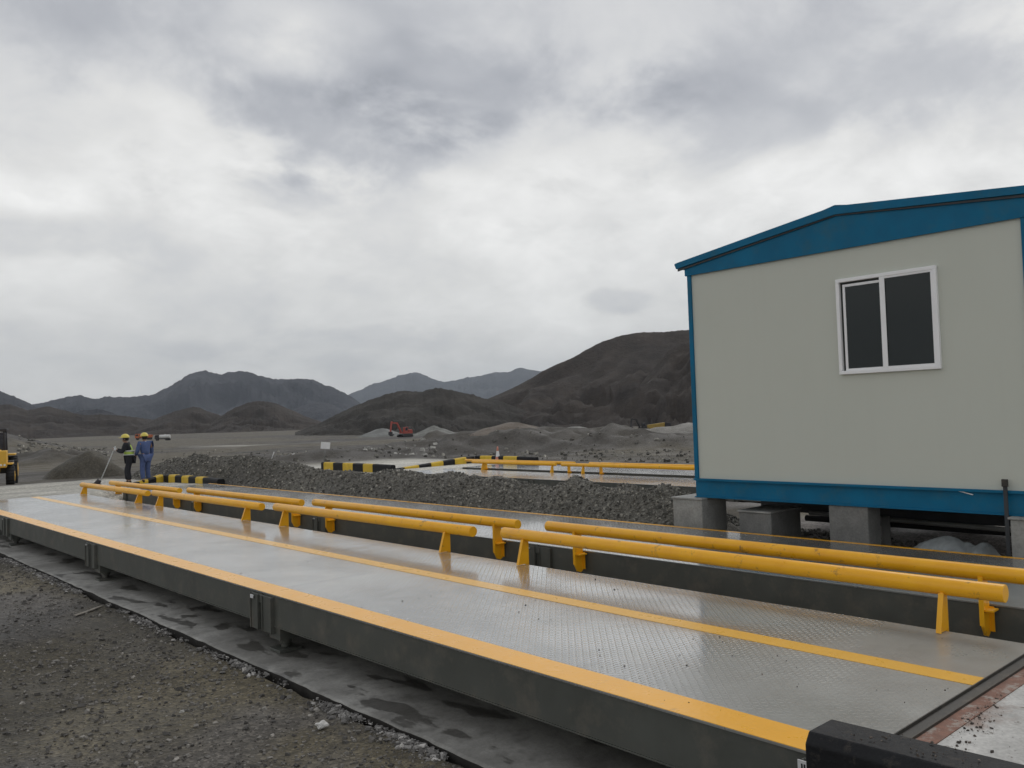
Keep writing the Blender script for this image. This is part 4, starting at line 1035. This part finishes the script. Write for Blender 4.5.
# backhoe-type loader, faces local -Y
lp = on_z(4, 477.5, -.15)
ld = empty('wheel_loader', (lp.x, lp.y, gz(lp.x, lp.y)), 0, label='yellow wheel loader parked at the far left edge of the approach', cat='wheel loader')
q = MB(); q.prism([(-.45, .55), (.45, .55), (.52, 1.35), (.40, 1.62), (-.40, 1.62), (-.52, 1.35)], 'y', -1.5, .6); q.build('bonnet', M['mach_yellow'], ld, bevel=.05)
q = MB(); q.box(-.36, .36, -1.53, -1.502, .75, 1.35); q.build('grille', M['mach_dark'], ld)
q = MB(); q.box(-.95, .95, -1.1, 2.4, .55, .85); q.box(-1.0, 1.0, -.6, .6, .85, 1.05); q.build('chassis', M['mach_dark'], ld, bevel=.03)
for s in (-1, 1):
    q = MB(); q.box(min(s*.55, s*.80), max(s*.55, s*.80), -1.55, -.35, .80, 1.52); q.build('side_panel', M['mach_yellow'], ld, bevel=.03)
    for k in range(2):
        q = MB(); q.tube((s*(.60+.13*k), -1.57, .92), (s*(.60+.13*k), -1.552, .92), .045, n=12); q.build('headlight', M['lamp'], ld)
    q = MB(); q.box(min(s*.70, s*1.02), max(s*.70, s*1.02), -1.45, -.30, .92, .99); q.box(min(s*.70, s*1.02), max(s*.70, s*1.02), .85, 2.2, 1.26, 1.34); q.build('mudguard', M['mach_yellow'], ld, bevel=.02)
    wheel(ld, (s*.92, -.95, .42), .42, .32, 'x'); wheel(ld, (s*.90, 1.5, .60), .60, .40, 'x')
q = MB()
for sx_ in (-.66, .66):
    for sy_ in (.55, 2.0): q.tube((sx_, sy_, 1.0), (sx_*.93, sy_, 2.35), .045, n=10)
q.box(-.72, .72, .45, 2.1, 2.35, 2.47); cabo = q.build('cab', M['mach_dark'], ld, bevel=.02)
q = MB(); q.box(-.60, .60, .56, .575, 1.5, 2.3); q.box(-.60, .60, 1.98, 1.995, 1.5, 2.3); q.box(-.63, -.615, .62, 1.94, 1.4, 2.3); q.box(.615, .63, .62, 1.94, 1.4, 2.3); q.build('window', M['cab_glass'], cabo)
q = MB(); q.tube((-.5, -.3, 1.5), (-.5, -1.9, .6), .07); q.tube((.5, -.3, 1.5), (.5, -1.9, .6), .07); q.build('lift_arm', M['mach_yellow'], ld)
q = MB(); q.prism([(-2.45, .06), (-1.85, .06), (-1.8, .75), (-1.87, .75), (-1.92, .14), (-2.40, .11)], 'x', -1.1, .55); q.build('bucket', M['mach_yellow'], ld, bevel=.01)
ld.rotation_euler = (0, 0, R(-14)); ld.location.x -= .52; ld.location.y += .6

def excavator(label, px, py, zz, rz, mat, sc_=1, group='distant excavators'):
    p = on_z(px, py, zz); r_ = empty('excavator', (p.x, p.y, gz(p.x, p.y)), rz, label=label, cat='excavator', group=group); r_.scale = (sc_,)*3
    for s in (-1, 1):
        q = MB(); q.prism([(-1.7, .1), (-1.3, 0), (1.3, 0), (1.7, .1), (1.8, .45), (1.4, .8), (-1.4, .8), (-1.8, .45)], 'y', s*1.1-.25, s*1.1+.25); q.build('track', M['mach_dark'], r_)
    q = MB(); q.box(-1.7, 1.1, -1.2, 1.2, .95, 1.35); q.prism([(-1.8, 1.35), (-.3, 1.35), (-.3, 2.0), (-1.6, 2.05)], 'y', -1.2, 1.2); q.build('house', M[mat], r_, bevel=.06)
    q = MB(); q.prism([(-.25, 1.35), (1.0, 1.35), (.85, 2.7), (-.2, 2.75)], 'y', .25, 1.15); cb = q.build('cab', M[mat], r_, bevel=.05)
    q = MB(); q.prism([(.0, 1.75), (.85, 1.75), (.75, 2.6), (.0, 2.62)], 'y', .22, 1.18); q.build('window', M['cab_glass'], cb)
    q = MB(); q.prism([(.9, 1.3), (1.3, 1.2), (2.6, 3.6), (4.4, 3.9), (4.4, 4.2), (2.3, 4.0)], 'y', -.45, -.1); q.build('boom', M[mat], r_)
    q = MB(); q.prism([(4.1, 4.4), (4.6, 4.3), (5.0, 1.6), (4.7, 1.5)], 'y', -.42, -.13); q.build('stick', M[mat], r_)
    q = MB(); q.prism([(4.5, 1.6), (5.1, 1.6), (5.2, .8), (4.5, .4), (3.9, .8), (4.1, .95), (4.5, .8)], 'y', -.75, .2); q.build('bucket', M['mach_dark'], r_)
    return r_
excavator('small red excavator digging between two pale rock heaps', 405, 431.5, -1.8, R(185), 'mach_red', 1.15)
excavator('tiny dark excavator left of the yellow machine at the hill foot', 643, 426.5, -1.8, R(170), 'mach_dark', .8)
def truck(label, px, py, zz, rz, cabm, bodym, kind='tank', sc_=1):
    p = on_z(px, py, zz); r_ = empty('truck', (p.x, p.y, gz(p.x, p.y)), rz, label=label, cat='truck', group='distant trucks on the plain'); r_.scale = (sc_,)*3
    q = MB(); q.box(-3.6, 3.6, -.5, .5, .7, 1.0); q.build('chassis', M['mach_dark'], r_)
    q = MB(); q.prism([(2.0, .8), (3.9, .8), (3.9, 1.7), (3.6, 2.8), (2.0, 2.9)], 'y', -1.15, 1.15); cb = q.build('cab', M[cabm], r_, bevel=.08)
    q = MB(); q.prism([(2.4, 1.8), (3.6, 1.8), (3.4, 2.6), (2.4, 2.6)], 'y', -1.17, 1.17); q.box(3.7, 3.93, -.95, .95, 1.75, 2.5); q.build('window', M['cab_glass'], cb)
    q = MB()
    if kind == 'tank': q.tube((-3.6, 0, 1.95), (1.7, 0, 1.95), .95, n=20); q.tube((-1.2, 0, 2.8), (-.8, 0, 3.1), .25)
    else: q.prism([(-3.7, 1.3), (-3.3, 1.0), (1.6, 1.0), (1.8, 2.9), (-3.9, 2.2)], 'y', -1.2, 1.2)
    q.build('tank' if kind == 'tank' else 'tipper_body', M[bodym], r_, bevel=.03)
    for x in (2.9, -1.9, -3.0):
        for s in (-1, 1): wheel(r_, (x, s*1.0, .5), .5, .32, rim='mach_dark')
    return r_
truck('distant truck with orange tipper body behind the two workers', 144, 434.5, -1.2, R(150), 'mach_orange', 'mach_orange', 'tipper', 1.0)
truck('distant truck with white tank just right of the orange truck', 163, 434.5, -1.2, R(140), 'mach_dark', 'mach_white', 'tank', .85)
truck('distant yellow tipper truck at the foot of the large hill', 659, 427, -1.8, R(-40), 'mach_dark', 'mach_ochre', 'tipper', .72)

# ---------------------------------------------------------------- haze
q = MB(); q.box(-9500, 11500, -9500, 11500, -20, 900)
t = NT('haze_air'); t.t.nodes.remove(t.b)
pv = t.n('VolumePrincipled'); pv.inputs['Density'].default_value = .00007; pv.inputs['Color'].default_value = (.80, .89, 1.0, 1); pv.inputs['Anisotropy'].default_value = 0
t.l(pv.outputs[0], t.out.inputs['Volume'])
q.build('haze', t.m, kind='stuff', label='thin pale haze over the whole valley', cat='haze')
sc.cycles.max_bounces = 6; sc.cycles.diffuse_bounces = 3; sc.cycles.glossy_bounces = 3; sc.cycles.use_denoising = True
